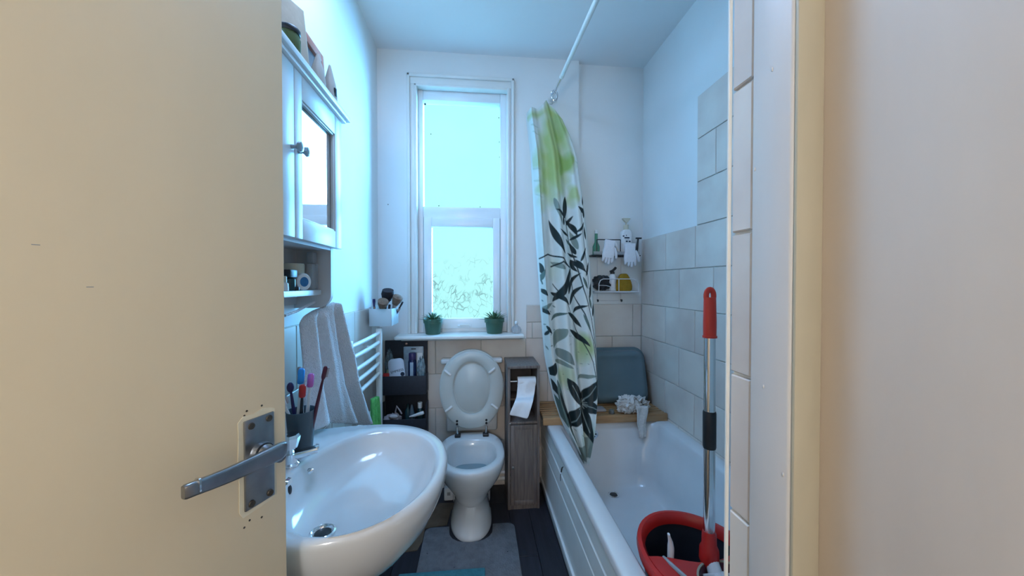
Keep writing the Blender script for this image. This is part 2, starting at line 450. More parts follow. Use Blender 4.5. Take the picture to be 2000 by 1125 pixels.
def tiles(parent, fn, u0, u1, levels, w=0.30, off=0.0, t=0.006, material=None, gap=0.0022):
    """fn(u, v, n) -> xyz ; running bond"""
    for r in range(len(levels) - 1):
        top, bot = levels[r], levels[r + 1]
        if top - bot < 0.02: continue
        start = u0 - w + ((off + r * w * 0.5) % w)
        u = start
        while u < u1:
            a, b = max(u, u0), min(u + w, u1)
            if b - a > 0.012:
                mb = MB()
                a2, b2, z0, z1 = a + gap, b - gap, bot + gap, top - gap
                c = 0.0018
                ring0 = [fn(a2, z0, 0), fn(b2, z0, 0), fn(b2, z1, 0), fn(a2, z1, 0)]
                ring1 = [fn(a2, z0, t - c), fn(b2, z0, t - c), fn(b2, z1, t - c), fn(a2, z1, t - c)]
                ring2 = [fn(a2 + c, z0 + c, t), fn(b2 - c, z0 + c, t), fn(b2 - c, z1 - c, t), fn(a2 + c, z1 - c, t)]
                mb.loft([ring0, ring1, ring2])
                mb.build('tile', material or M_tile, parent, smooth=False)
            u += w


def bed(parent, x0, x1, y0, y1, z0, z1):
    MB().box(x0, x1, y0, y1, z0, z1).build('grout_bed', M_grout, parent, smooth=False)


# right wall tiles and the taller strip near the door
bed(wr, XR - 0.004, XR, 0.557, YA, 0.30, 1.665)
bed(wr, XR - 0.004, XR, 0.557, 1.80, 1.665, 2.343)
tiles(wr, lambda u, v, n: (XR - 0.004 - n, u, v), 1.30, YA - 0.001, [z for z in LV if z > 0.28], 0.30, 0.21)
tiles(wr, lambda u, v, n: (XR - 0.004 - n, u, v), 1.20, 1.80, [2.343, 2.117, 1.891, 1.665], 0.30, 0.0)
# alcove wall
bed(wa, 0.6901, XR - 0.01, YA - 0.004, YA, 0.30, 1.2126)
tiles(wa, lambda u, v, n: (u, YA - 0.004 - n, v), 0.692, XR - 0.011, [z for z in LV if 0.28 < z < 1.22], 0.30, 0.10)
# back wall under the window and beside it
bed(wb, XL + 0.001, 0.69, YB - 0.004, YB, 0.01, 0.9864)
bed(wb, 0.33, 0.69, YB - 0.004, YB, 0.9864, 1.2126)
low = [z for z in LV if z < 1.0]
tiles(wb, lambda u, v, n: (u, YB - 0.004 - n, v), XL + 0.011, 0.69, low, 0.30, 0.055)
tiles(wb, lambda u, v, n: (u, YB - 0.004 - n, v), 0.33, 0.69, [1.2126, 1.095, 0.9864], 0.30, 0.19)
# left wall
bed(wl, XL, XL + 0.004, 0.10, YB, 0.01, 1.2126)
tiles(wl, lambda u, v, n: (XL + 0.004 + n, u, v), 0.60, YB - 0.001, [z for z in LV if z < 1.22], 0.30, 0.12)
# nib tiles by the door frame
NL = [2.795, 2.569, 2.343, 2.117, 1.891] + LV
NL = [2.82, 2.57, 2.117, 1.6720, 1.4400, 1.2126, 0.9864, 0.7602, 0.534, 0.31, 0.0]
NL = [2.80, 2.57, 2.343, 2.117, 1.891, 1.6720, 1.4400, 1.2126, 0.9864, 0.7602, 0.534, 0.31, 0.0]
tiles(wn, lambda u, v, n: (0.424 - n * 1.2, u, v), 0.5085, 0.5555, NL, 0.30, 0.0, gap=0.0026)

# ------------------------------------------------------------------ window
def W(x, z, Y): return (x * Y / 2.4, 1.36 + (z - 1.36) * Y / 2.4)


win = bpy.data.objects.new('window_1', None); COL.objects.link(win); win.location = (-0.095, 2.44, 1.03); win['kind'] = 'structure'
win['label'] = 'tall white framed window with frosted panes above the toilet'; ORG[win.name] = Vector(win.location)


def bar(x0, x1, z0, z1, y0, y1, name, b=0.004, m=M_upvc, parent=win):
    return MB().box(x0, x1, y0, y1, z0, z1, b).build(name, m, parent)


Yf = 2.435
xa, zb_ = W(-0.351, 1.862, Yf); xb, zt = W(0.154, 2.556, Yf)
fx0, fx1, fz0, fz1 = -0.395, 0.207, 1.03, 2.66
la, lz0 = W(-0.347, 1.06, Yf); lb, lz1 = W(0.151, 1.79, Yf)
pa, pz0 = W(-0.297, 1.124, Yf - 0.012); pb, pz1 = W(0.106, 1.732, Yf - 0.012)
# outer frame
bar(fx0, xa, fz0, fz1, Yf, Yf + 0.07, 'frame_stile'); bar(xb, fx1, fz0, fz1, Yf, Yf + 0.07, 'frame_stile')
bar(xa, xb, zt, fz1, Yf, Yf + 0.07, 'frame_head'); bar(xa, xb, lz1, zb_, Yf, Yf + 0.07, 'transom'); bar(xa, xb, fz0, lz0, Yf, Yf + 0.07, 'frame_bottom')
# opening sash
Ys = Yf - 0.014
bar(la, pa, lz0, lz1, Ys, Yf + 0.05, 'sash_stile'); bar(pb, lb, lz0, lz1, Ys, Yf + 0.05, 'sash_stile')
bar(pa, pb, pz1, lz1, Ys, Yf + 0.05, 'sash_rail'); bar(pa, pb, lz0, pz0, Ys, Yf + 0.05, 'sash_rail')
MB().box(xa, xb, Yf + 0.03, Yf + 0.036, zb_, zt).build('pane', M_pane1, win, smooth=False)
p2 = MB().box(pa, pb, Yf + 0.022, Yf + 0.028, pz0, pz1)
po = p2.build('pane', M_pane2, win, smooth=False)
# shift the relief pane's own coordinates so that its middle is z = 0.1
zz = (pz0 + pz1) / 2 - 0.10
for v in po.data.vertices: v.co.z -= (zz - ORG[win.name].z)
po.location.z += (zz - ORG[win.name].z)
# dark mildew specks at the edges of the upper pane
for (sx_, sz_, r_) in ((-0.337, 2.528, 0.006), (-0.17, 2.545, 0.0028), (0.145, 2.46, 0.003), (0.148, 2.3, 0.0025), (-0.345, 2.35, 0.002), (-0.30, 2.335, 0.003), (0.02, 1.866, 0.003), (-0.25, 1.868, 0.0035), (0.149, 2.2, 0.0022), (0.05, 2.548, 0.002)):
    qx, qz = W(sx_, sz_, Yf + 0.029)
    MB().ball((qx, Yf + 0.0295, qz), (r_, 0.0008, r_ * 1.3), 8, 6).build('mildew_speck', M_black, win)
# window catch
MB().box(-0.13, -0.04, Ys - 0.010, Ys, lz0 + 0.012, lz0 + 0.026, 0.003).build('catch', M_upvc, win)
MB().box(-0.115, -0.055, Ys - 0.022, Ys - 0.010, lz0 + 0.020, lz0 + 0.030, 0.003).build('catch_lever', M_gloss, win)


def casing(x0, x1, z0, z1, side):
    mb = MB()
    if side == 'h':
        mb.box(x0, x1, YB - 0.030, YB, z1 - 0.022, z1, 0.006).box(x0 + 0.02, x1 - 0.02, YB - 0.018, YB, z0 + 0.016, z1 - 0.022, 0.003).box(x0 + 0.045, x1 - 0.045, YB - 0.026, YB + 0.03, z0, z0 + 0.018, 0.005)
    else:
        o0, o1 = (x0, x0 + 0.02) if side == 'l' else (x1 - 0.02, x1)
        i0, i1 = (x1 - 0.018, x1) if side == 'l' else (x0, x0 + 0.018)
        m0, m1 = (x0 + 0.02, x1 - 0.018) if side == 'l' else (x0 + 0.018, x1 - 0.02)
        mb.box(o0, o1, YB - 0.030, YB, z0, z1, 0.006).box(m0, m1, YB - 0.016, YB, z0, z1 - 0.022, 0.003).box(i0, i1, YB - 0.026, YB + 0.03, z0, z1 - 0.064, 0.005)
    return mb.build('casing', M_gloss, win)


casing(-0.450, -0.387, 1.03, 2.713, 'l'); casing(0.199, 0.246, 1.03, 2.713, 'r'); casing(-0.450, 0.246, 2.632, 2.713, 'h')
MB().box(-0.508, 0.300, 2.245, 2.434, 1.008, 1.031, 0.008, 4).build('sill', M_gloss, win)
MB().box(-0.49, 0.285, 2.36, 2.395, 0.985, 1.008, 0.006).build('sill_apron', M_gloss, win)

# ------------------------------------------------------------------ open door with lever handle
fe = Vector((-0.353, 0.697, 0)); dd = Vector((0.378, 0.926, 0)).normalized(); dn = Vector((0.926, -0.378, 0)).normalized()
DM = Matrix(((-dd.x, dn.x, 0, fe.x), (-dd.y, dn.y, 0, fe.y), (0, 0, 1, 0), (0, 0, 0, 1)))   # local (u from free edge, n out of face, z)
door = bpy.data.objects.new('door_1', None); COL.objects.link(door); door.location = fe + Vector((0, 0, 0.012)); door['kind'] = 'structure'
door['label'] = 'cream painted door standing open at the side'; ORG[door.name] = Vector(door.location)
MB().box(0.0, 0.735, -0.040, 0.0, 0.012, 2.02, 0.002).build('door_leaf', M_door, door, M=DM)
# torn older paint around the plate
poly = [(0.020, 0.980), (0.026, 0.977), (0.050, 0.975), (0.080, 0.974), (0.086, 0.985), (0.0855, 1.03), (0.0875, 1.07), (0.086, 1.11), (0.087, 1.133), (0.078, 1.141), (0.06, 1.139), (0.045, 1.144), (0.03, 1.140), (0.0225, 1.136), (0.024, 1.10), (0.022, 1.05)]
MB().prism(poly, lambda a, b, t: (a, t, b), -0.001, 0.0009).build('old_paint_edge', M_doorold, door, M=DM)
pl = MB().box(0.026, 0.0785, 0.0, 0.0042, 0.983, 1.1325, 0.0014).build('handle_plate', M_steel, door, M=DM)
for (u, z) in ((0.0675, 1.1215), (0.0360, 1.1235), (0.0680, 0.9915), (0.0350, 0.9915)):
    MB().lathe([(0.0058, 0), (0.0052, 0.0018), (0.003, 0.0022), (0.0005, 0.001)], n=16, M=Matrix.Translation((u, 0.0042, z)) @ Matrix.Rotation(-math.pi / 2, 4, 'X')).build('screw', M_brass, pl, M=DM)
RX = Matrix.Rotation(-math.pi / 2, 4, 'X')
ros = MB().lathe([(0.0185, 0.0), (0.0185, 0.004), (0.0150, 0.012), (0.0125, 0.020), (0.0105, 0.030), (0.0105, 0.046)], n=24, M=Matrix.Translation((0.0525, 0.0042, 1.071)) @ RX).build('handle_rose', M_steel, door, M=DM)
MB().lathe([(0.0165, 0.008), (0.0165, 0.0115), (0.0150, 0.0120)], n=24, M=Matrix.Translation((0.0525, 0.0042, 1.071)) @ RX).build('rose_ring', M_black, ros, M=DM)
# lever: flat bar sweeping towards the hinge side
rings = []
for u, n_, z, hw, ht in ((0.030, 0.047, 1.0795, 0.003, 0.007), (0.034, 0.048, 1.0800, 0.0055, 0.0105), (0.045, 0.050, 1.0800, 0.0065, 0.0125), (0.070, 0.051, 1.0805, 0.0060, 0.0120), (0.100, 0.051, 1.0815, 0.0052, 0.0108), (0.130, 0.052, 1.0835, 0.0048, 0.0098), (0.155, 0.054, 1.0868, 0.0046, 0.0092), (0.172, 0.0555, 1.0895, 0.0046, 0.0088), (0.184, 0.056, 1.091, 0.0046, 0.0086), (0.1865, 0.056, 1.0912, 0.0036, 0.0076)):
    rings.append([(u + 0.010, n_ + a, z + b * 1.12) for a, b in rrect(-hw, hw, -ht, ht, min(hw, ht) * 0.7, 3)])
MB().loft(rings).build('lever', M_steel, door, M=DM, angle=50)
MB().loft([[(u, 0.056 + a, 1.0911 + b) for a, b in rrect(-0.0050, 0.0050, -0.0102, 0.0102, 0.003, 3)] for u in (0.1780, 0.1805)]).build('lever_band', M_chrome, door, M=DM)
for (u, z) in ((0.072, 1.148), (0.046, 1.1485), (0.076, 1.1415), (0.078, 0.957), (0.069, 0.9635), (0.048, 0.9555)):
    MB().lathe([(0.0018, -0.0005), (0.0018, 0.0004)], n=10, M=Matrix.Translation((u, 0, z)) @ RX).build('screw_hole', M_brass, door, M=DM)
for (u, z) in ((0.25, 1.355), (0.29, 1.40)):
    MB().box(u, u + 0.006, 0, 0.0003, z, z + 0.0008).build('scuff', M_grey, door, M=DM)

# ------------------------------------------------------------------ wash basin
def basin_ring(z, sx, sy, cx=-0.37, cy=1.07, wx=XL + 0.011, n=48, rx=0.28, ry=0.315, back=True):
    pts = []
    for j in range(n):
        a = -math.pi / 2 + math.pi * j / (n - 1)
        e = 0.92
        c_, s_ = math.cos(a), math.sin(a)
        pts.append((cx + rx * sx * (max(c_, 0) ** e), cy + ry * sy * math.copysign(abs(s_) ** e, s_), z))
    yb = ry * sy
    for t in (0.25, 0.5, 0.75, 1.0):
        pts.append((lerp(cx, wx, t), cy + yb * (1 - 0.14 * t * t), z))
    m = 10
    for t in range(1, m):
        pts.append((wx, cy + yb * 0.86 * (1 - 2 * t / m), z))
    for t in (1.0, 0.75, 0.5, 0.25):
        pts.append((lerp(cx, wx, t), cy - yb * (1 - 0.14 * t * t), z))
    return pts


bas = thing('wash_basin', 'white oval ceramic wash basin on the left wall', 'basin', (-0.37, 1.07, 0.0))
N0 = len(basin_ring(0, 1, 1))
rings = []
for z, s in ((0.545, 0.30), (0.56, 0.42), (0.60, 0.60), (0.65, 0.76), (0.70, 0.88), (0.75, 0.955), (0.785, 0.988), (0.81, 1.0), (0.824, 0.995), (0.830, 0.975)):
    rings.append(basin_ring(z, s, s if s > 0.9 else s * 1.0, cx=lerp(-0.43, -0.37, s), wx=lerp(-0.60, XL + 0.011, min(1, s * 1.1))))
# inner bowl: same count of points, ellipse matched by angle
def inner(z, s, cx=-0.318, cy=1.045, rx=0.198, ry=0.268):
    pts = []
    for (x, y, _) in basin_ring(0, 0.975, 0.975):
        a = math.atan2((y - cy) / ry, (x - cx) / rx)
        pts.append((cx + rx * s * math.cos(a), cy + ry * s * math.sin(a), z))
    return pts
for z, s, cx in ((0.832, 1.045, -0.318), (0.829, 1.0, -0.318), (0.817, 0.975, -0.318), (0.79, 0.93, -0.322), (0.765, 0.84, -0.330), (0.748, 0.70, -0.342), (0.734, 0.50, -0.36), (0.726, 0.28, -0.375), (0.722, 0.10, -0.38)):
    rings.append(inner(z, s, cx, lerp(0.955, 1.045, s)))
MB().loft(rings, True, True).build('bowl', M_ceramic, bas, angle=60)
MB().lathe([(0.10, 0.0), (0.095, 0.03), (0.075, 0.10), (0.068, 0.3), (0.075, 0.48), (0.10, 0.57)], c=(-0.45, 1.05, 0), n=28).build('pedestal', M_ceramic, bas)
dr = MB().lathe([(0.031, 0.0), (0.031, 0.004), (0.027, 0.006), (0.022, 0.003), (0.020, -0.002)], c=(-0.392, 0.945, 0.7245), n=24).build('drain', M_chrome, bas)
MB().lathe([(0.020, 0.0), (0.016, 0.001)], c=(-0.392, 0.945, 0.725), n=20).build('drain_hole', M_black, dr)
MB().ball((-0.508, 1.018, 0.797), (0.005, 0.011, 0.015), 16, 8).build('overflow', M_black, bas)
MB().lathe([(0.008, 0), (0.009, 0.004), (0.005, 0.012), (0.002, 0.016)], n=14, M=Matrix.Translation((-0.488, 1.085, 0.812)) @ Matrix.Rotation(math.radians(65), 4, 'Y')).build('chain_stay', M_chrome, bas)


def pillar_tap(y, spl, label, yaw):
    t = thing('pillar_tap', label, 'tap', (-0.540, y, 0.832), 'chrome basin taps')
    R = Matrix.Translation((-0.540, y, 0.832)) @ Matrix.Rotation(yaw, 4, 'Z')
    MB().lathe([(0.024, 0), (0.024, 0.006), (0.019, 0.010), (0.017, 0.035)], n=20).build('body', M_chrome, t, M=R)
    rr = []
    for x, z, w, h in ((-0.012, 0.026, 0.012, 0.008), (0.03, 0.028, 0.014, 0.010), (0.07, 0.032, 0.014, 0.009), (spl, 0.037, 0.013, 0.0085), (spl + 0.008, 0.037, 0.011, 0.007)):
        rr.append([(x, a, z + b) for a, b in rrect(-w, w, -h, h, 0.006, 3)])
    MB().loft(rr).build('spout', M_chrome, t, M=R)
    MB().lathe([(0.011, 0.034), (0.010, 0.046), (0.019, 0.050), (0.026, 0.075), (0.027, 0.082), (0.022, 0.090), (0.004, 0.092)], n=8).build('tap_head', M_chrome, t, M=R, angle=20)
    return t


pillar_tap(1.088, 0.066, 'chrome pillar tap beside the toothbrush cup', 0.42)
pillar_tap(0.925, 0.072, 'chrome pillar tap mostly behind the open door', 0.0)

# cup with toothbrushes
CX, CY, CZ = -0.545, 1.165, 0.833
cup = thing('toothbrush_cup', 'ribbed teal grey cup holding toothbrushes on the basin', 'cup', (CX, CY, CZ))
prof = []
rg = []
for r, z in ((0.030, 0), (0.031, 0.003), (0.040, 0.130), (0.0415, 0.134), (0.0395, 0.134), (0.0385, 0.128), (0.029, 0.006)):
    rg.append([(CX + (r + (0.0006 if j % 2 else -0.0006)) * math.cos(2 * math.pi * j / 64), CY + (r + (0.0006 if j % 2 else -0.0006)) * math.sin(2 * math.pi * j / 64), CZ + z) for j in range(64)])
MB().loft(rg).build('cup_body', M_cup, cup, angle=80)


def toothbrush(base, tip, label, mh, mhead, style):
    t = thing('toothbrush', label, 'toothbrush', base, 'toothbrushes in the cup')
    b, e = Vector(base), Vector(tip); d = (e - b); L_ = d.length; d.normalize()
    MB().tube([b, b + d * L_ * 0.4, b + d * L_ * 0.75, b + d * L_ * 0.86], [0.0055, 0.006, 0.0042, 0.003], 10).build('handle', mh, t)
    side = d.cross(Vector((1, -0.6, 0))).normalized()
    if style == 'cap':
        MB().tube([b + d * L_ * 0.82, b + d * L_ * 0.84, b + d * L_ * 0.98, e], [0.008, 0.0095, 0.0095, 0.006], 12).build('head_cap', mhead, t)
    elif style == 'round':
        MB().ball(tuple(b + d * L_ * 0.92), (0.010, 0.010, 0.016)).build('head', mhead, t)
    else:
        MB().tube([b + d * L_ * 0.84, b + d * L_ * 0.87, b + d * L_ * 0.98, e], [0.004, 0.0065, 0.0065, 0.004], 10).build('head', mhead, t)
        hp = [b + d * L_ * 0.87 + side * 0.009, b + d * L_ * 0.985 + side * 0.009]
        MB().tube(hp, 0.0055, 8).build('bristles', M_pinkish, t)
    return t


toothbrush((CX - 0.01, CY - 0.01, CZ + 0.012), (-0.535, 1.150, 1.098), 'toothbrush with a bright blue head cap', M_white, M_blue, 'cap')
toothbrush((CX + 0.006, CY + 0.004, CZ + 0.012), (-0.520, 1.180, 1.075), 'white toothbrush with a pink head cap', M_white, M_pink, 'cap')
toothbrush((CX + 0.016, CY + 0.004, CZ + 0.012), (-0.470, 1.165, 1.100), 'maroon toothbrush leaning out over the towel', M_maroon, M_maroon, 'b')
toothbrush((CX - 0.012, CY + 0.012, CZ + 0.012), (-0.575, 1.160, 1.055), 'dark purple toothbrush with a round head', M_purple, M_purple, 'round')
toothbrush((CX + 0.0, CY + 0.016, CZ + 0.012), (-0.560, 1.190, 1.095), 'slim white and grey toothbrush behind the blue cap', M_white, M_grey, 'b')
toothbrush((CX + 0.002, CY - 0.016, CZ + 0.012), (-0.525, 1.135, 1.052), 'dark toothbrush with a red head in front of the pink cap', M_black, M_red, 'cap')
toothbrush((CX + 0.012, CY - 0.014, CZ + 0.012), (-0.585, 1.135, 1.015), 'short white toothbrush leaning towards the door', M_white, M_white, 'b')

# ------------------------------------------------------------------ wall cabinet with mirrored doors
cab = thing('wall_cabinet', 'white mirrored wall cabinet with an open lower shelf', 'cabinet', (-0.57, 1.03, 1.27))
b = MB()
b.box(XL + 0.0005, -0.515, 0.67, 0.69, 1.27, 1.945, 0.002)
b.box(XL + 0.0005, XL + 0.010, 0.69, 1.325, 1.285, 1.945)
b.box(XL + 0.010, -0.516, 0.69, 1.325, 1.475, 1.490)
b.box(XL + 0.010, -0.516, 0.69, 1.325, 1.928, 1.945)
b.build('body', M_cabside, cab)
sp = [(XL + 0.0005, 1.945), (XL + 0.0005, 1.272)] + [(-0.565 + 0.05 * math.cos(a), 1.322 + 0.05 * math.sin(a)) for a in [math.radians(-90 + 9 * k) for k in range(11)]] + [(-0.515, 1.945)]
MB().prism(sp, lambda a, b_, t: (a, t, b_), 1.325, 1.345).build('side_panel', M_cabside, cab)
MB().box(XL + 0.010, -0.547, 0.69, 1.325, 1.318, 1.336, 0.002).build('shelf', M_cabwhite, cab)
MB().box(XL + 0.0005, -0.470, 0.65, 1.405, 1.958, 1.977, 0.005).box(XL + 0.0005, -0.480, 0.66, 1.385, 1.946, 1.958, 0.003).build('cornice', M_cabwhite, cab)


def cab_door(y0, y1, knob_y):
    d = MB()
    z0, z1 = 1.483, 1.944; my0, my1, mz0, mz1 = y0 + 0.042, y1 - 0.062, 1.540, 1.876
    X0, X1 = -0.514, -0.490
    d.box(X0, X1, y0, my0, z0, z1, 0.002).box(X0, X1, my1, y1, z0, z1, 0.002).box(X0, X1, my0, my1, z0, mz0, 0.002).box(X0, X1, my0, my1, mz1, z1, 0.002)
    o = d.build('door', M_cabwhite, cab)
    MB().box(X0 + 0.004, X0 + 0.009, my0, my1, mz0, mz1).build('mirror', M_mirror, o, smooth=False)
    g = MB()
    for (a0, a1, c0, c1) in ((my0, my0 + 0.006, mz0, mz1), (my1 - 0.006, my1, mz0, mz1), (my0, my1, mz0, mz0 + 0.006), (my0, my1, mz1 - 0.006, mz1)):
        g.box(X0 + 0.009, X1 - 0.004, a0, a1, c0, c1, 0.002)
    g.build('bead', M_cabwhite, o)
    MB().lathe([(0.006, 0), (0.005, 0.010), (0.007, 0.014), (0.0135, 0.020), (0.0125, 0.027), (0.004, 0.030)], n=20, M=Matrix.Translation((X1, knob_y, 1.722)) @ Matrix.Rotation(math.pi / 2, 4, 'Y')).build('knob', M_steel, o)
    return o


cab_door(0.690, 1.024, 1.008); cab_door(1.027, 1.366, 1.045)

# things on top of the cabinet (top at z = 1.977)
ZT = 1.9775
def soft_bag(name, label, cat, cx, cy, w, d, h, m, yaw=0.0, pinch=0.12, lean=(0, 0), top=0.5):
    rings = []
    for t in (0, 0.03, 0.25, 0.55, 0.8, 0.93, 1.0):
        f = 1.0 if t < 0.3 else lerp(1.0, pinch, (t - 0.3) / 0.7)
        wf = 1.0 if t < 0.5 else lerp(1.0, top, (t - 0.5) / 0.5)
        pts = [(x, y, h * t) for x, y in rrect(-w / 2 * wf, w / 2 * wf, -d / 2 * f, d / 2 * f, min(w * wf, d * f) * 0.3, 4)]
        rings.append([(p[0] + lean[0] * t, p[1] + lean[1] * t, p[2] + 0.0) for p in pts])
    R = Matrix.Translation((cx, cy, ZT)) @ Matrix.Rotation(yaw, 4, 'Z')
    return tag(MB().loft(rings).build(name, m, M=R), label, cat)


pb_ = soft_bag('paper_bag', 'brown paper bag standing on top of the wall cabinet', 'bag', -0.572, 1.180, 0.11, 0.06, 0.262, M_bag, yaw=1.20, pinch=0.15, lean=(0.0, 0.01), top=1.0)
jar = thing('storage_jar', 'dark olive glass jar on the cabinet in front of the paper bag', 'jar', (-0.522, 1.070, ZT))
MB().lathe([(0.028, 0), (0.031, 0.004), (0.031, 0.060), (0.027, 0.072), (0.027, 0.076)], c=(-0.522, 1.062, ZT), n=28).build('glass', M_jargreen, jar)
MB().lathe([(0.029, 0.074), (0.030, 0.076), (0.030, 0.086), (0.028, 0.089)], c=(-0.522, 1.062, ZT), n=28).build('lid', M_black, jar)
fr = thing('picture_box', 'terracotta framed picture box standing on the wall cabinet', 'box', (-0.56, 1.322, ZT))
RB = Matrix.Translation((-0.570, 1.322, ZT)) @ Matrix.Rotation(math.radians(-4), 4, 'Y') @ Matrix.Diagonal((0.9, 0.66, 0.92, 1))
g = MB()
for (a0, a1, c0, c1) in ((-0.12, -0.09, 0, 0.24), (0.09, 0.12, 0, 0.24), (-0.09, 0.09, 0, 0.03), (-0.09, 0.09, 0.205, 0.24)):
    g.box(0.0, 0.022, a0, a1, c0, c1, 0.002)
g.build('frame', M_redbox, fr, M=RB)
MB().box(0.003, 0.010, -0.09, 0.09, 0.03, 0.205).build('print', M_redpic, fr, M=RB, smooth=False)
p1 = soft_bag('stand_up_pouch', 'kraft pouch with a pointed top before the terracotta box', 'pouch', -0.508, 1.215, 0.040, 0.040, 0.118, M_kraft, yaw=1.3, pinch=0.10, top=0.18)
p2_ = soft_bag('stand_up_pouch', 'kraft pouch with a black mark at the cabinet end', 'pouch', -0.508, 1.310, 0.040, 0.040, 0.138, M_kraft, yaw=1.3, pinch=0.10, top=0.18)
MB().box(-0.004, 0.008, -0.0208, -0.0175, 0.030, 0.058, 0.001).build('black_mark', M_black, p2_, M=Matrix.Translation((-0.508, 1.310, ZT)) @ Matrix.Rotation(1.3, 4, 'Z'))

# things on the open shelf (top z = 1.336)
ZS = 1.3365
pf = thing('perfume_bottle', 'clear perfume bottle with a square grey cap on the shelf', 'bottle', (-0.566, 1.297, ZS))
MB().box(-0.578, -0.554, 1.272, 1.322, ZS, ZS + 0.090, 0.006).build('glass', M_clear, pf)
MB().box(-0.576, -0.556, 1.280, 1.312, ZS + 0.091, ZS + 0.128, 0.002).build('cap', M_grey, pf)
cj = thing('cream_jar', 'white cream jar with a broad lid behind the round tin', 'jar', (-0.598, 1.238, ZS))
MB().lathe([(0.027, 0), (0.029, 0.004), (0.029, 0.05), (0.026, 0.055)], c=(-0.598, 1.238, ZS), n=28).build('jar_body', M_white, cj)
MB().lathe([(0.031, 0.052), (0.031, 0.084), (0.029, 0.087)], c=(-0.598, 1.238, ZS), n=28).build('lid', M_cream, cj)
rt_ = thing('round_tin', 'round white tin with a blue label standing on edge', 'tin', (-0.556, 1.205, ZS))
RT = Matrix.Translation((-0.556, 1.205, ZS + 0.0272)) @ Matrix.Rotation(math.radians(-24), 4, 'Z') @ Matrix.Rotation(math.pi / 2, 4, 'Y')
MB().lathe([(0.025, -0.008), (0.027, -0.006), (0.027, 0.006), (0.025, 0.008)], n=32).build('tin_body', M_white, rt_, M=RT)
MB().lathe([(0.0155, 0.0081), (0.0155, 0.0086)], n=28).build('label_disc', M_bluelab, rt_, M=RT)
bb = thing('black_bottle', 'stubby black bottle with a wide cap beside the cream jar', 'bottle', (-0.572, 1.155, ZS))
MB().lathe([(0.016, 0), (0.018, 0.003), (0.018, 0.035), (0.010, 0.042)], c=(-0.572, 1.155, ZS), n=20).build('bottle_body', M_darkgreen, bb)
MB().box(-0.590, -0.556, 1.132, 1.175, ZS + 0.040, ZS + 0.064, 0.003).build('cap', M_black, bb)
sb = thing('small_white_tube', 'small white tube at the shelf edge by the door', 'tube', (-0.562, 1.108, ZS))
MB().lathe([(0.011, 0), (0.012, 0.003), (0.011, 0.022), (0.006, 0.026)], c=(-0.562, 1.108, ZS), n=18).build('tube_body', M_white, sb)
MB().lathe([(0.007, 0.024), (0.007, 0.042), (0.005, 0.044)], c=(-0.562, 1.108, ZS), n=16).build('cap', M_cream, sb)
tag(MB().lathe([(0.009, 0), (0.010, 0.003), (0.0095, 0.010), (0.004, 0.013)], c=(-0.558, 1.168, ZS), n=18).build('lip_balm_pot', M_black), 'tiny black lip balm pot at the shelf front', 'pot')

# ------------------------------------------------------------------ towel and hook
hk = thing('towel_hook', 'small dark hook on the tiles under the wall cabinet', 'hook', (-0.61, 1.13, 1.25))
MB().box(XL + 0.0102, XL + 0.016, 1.115, 1.145, 1.225, 1.265, 0.003).build('plate', M_steel, hk)
MB().tube([(XL + 0.016, 1.13, 1.25), (-0.60, 1.13, 1.243), (-0.585, 1.13, 1.250), (-0.580, 1.13, 1.262)], 0.004, 8).build('hook_arm', M_black, hk)
rows = 60; cols = 80
pts = []
for i in range(rows):
    t = i / (rows - 1); row = []
    for j in range(cols):
        s = j / (cols - 1)
        zb = lerp(1.290, 0.846, t)
        L_ = interp(-zb, [-1.292, -1.268, -1.25, -1.10, -0.93, -0.84], [1.350, 1.260, 1.232, 1.250, 1.255, 1.260])
        R_ = interp(-zb, [-1.292, -1.268, -1.10, -0.99, -0.90, -0.84], [1.392, 1.402, 1.488, 1.575, 1.700, 1.790])
        drop = -0.170 * max(0, (s - 0.25) / 0.75) ** 0.9 * max(0, (t - 0.5) / 0.5) ** 1.1
        top = -0.030 * (abs(s - 0.75) / 0.75) ** 1.4 * (1 - t) ** 4
        amp = 0.004 + 0.010 * min(1, t * 2.0)
        x = lerp(-0.578, -0.512, s ** 0.8) + amp * math.sin(s * 15 - 1.2 + 0.8 * math.sin(t * 2.5)) + 0.5 * amp * math.sin(s * 27 + 1.3 + t * 1.5)
        row.append((max(x, -0.606), lerp(L_, R_, s), zb + drop + top))
    pts.append(row)
tw = MB().grid(pts).build('bath_towel', M_towel, solid=0.012, angle=180, sub=1)
tag(tw, 'thick white bath towel hanging beneath the wall cabinet', 'towel')
MB().tube([(-0.575, 1.135, 1.262), (-0.572, 1.20, 1.270), (-0.570, 1.27, 1.284), (-0.572, 1.36, 1.297)], 0.0045, 8).build('hanging_loop', M_towel, tw)

# ------------------------------------------------------------------ heated towel rail
rad = thing('towel_radiator', 'white ladder towel radiator on the left wall', 'radiator', (-0.58, 1.88, 0.30))
for y in (1.64, 2.13):
    MB().box(-0.580, -0.548, y - 0.013, y + 0.013, 0.30, 1.102, 0.005).build('upright', M_rad, rad)
    for z in (0.42, 0.99):
        MB().tube([(XL + 0.0105, y, z), (-0.58, y, z)], 0.009, 10).build('bracket', M_rad, rad)
for z in (1.072, 1.019, 0.954, 0.898, 0.840, 0.673, 0.620, 0.564, 0.44, 0.385, 0.33):
    MB().tube([(-0.566 + 0.006 * math.sin(math.pi * k / 12), 1.64 + 0.49 * k / 12, z) for k in range(13)], 0.0105, 12).build('bar', M_rad, rad)
pts = []
for i in range(24):
    t = i / 23
    pts.append([(-0.535 + 0.012 * math.sin(s * 17 + t) + 0.014 * t, lerp(1.87 - 0.05 * t, 1.985 + 0.01 * t, s), lerp(0.770, 0.575, t) - 0.02 * s) for s in [k / 17 for k in range(18)]])
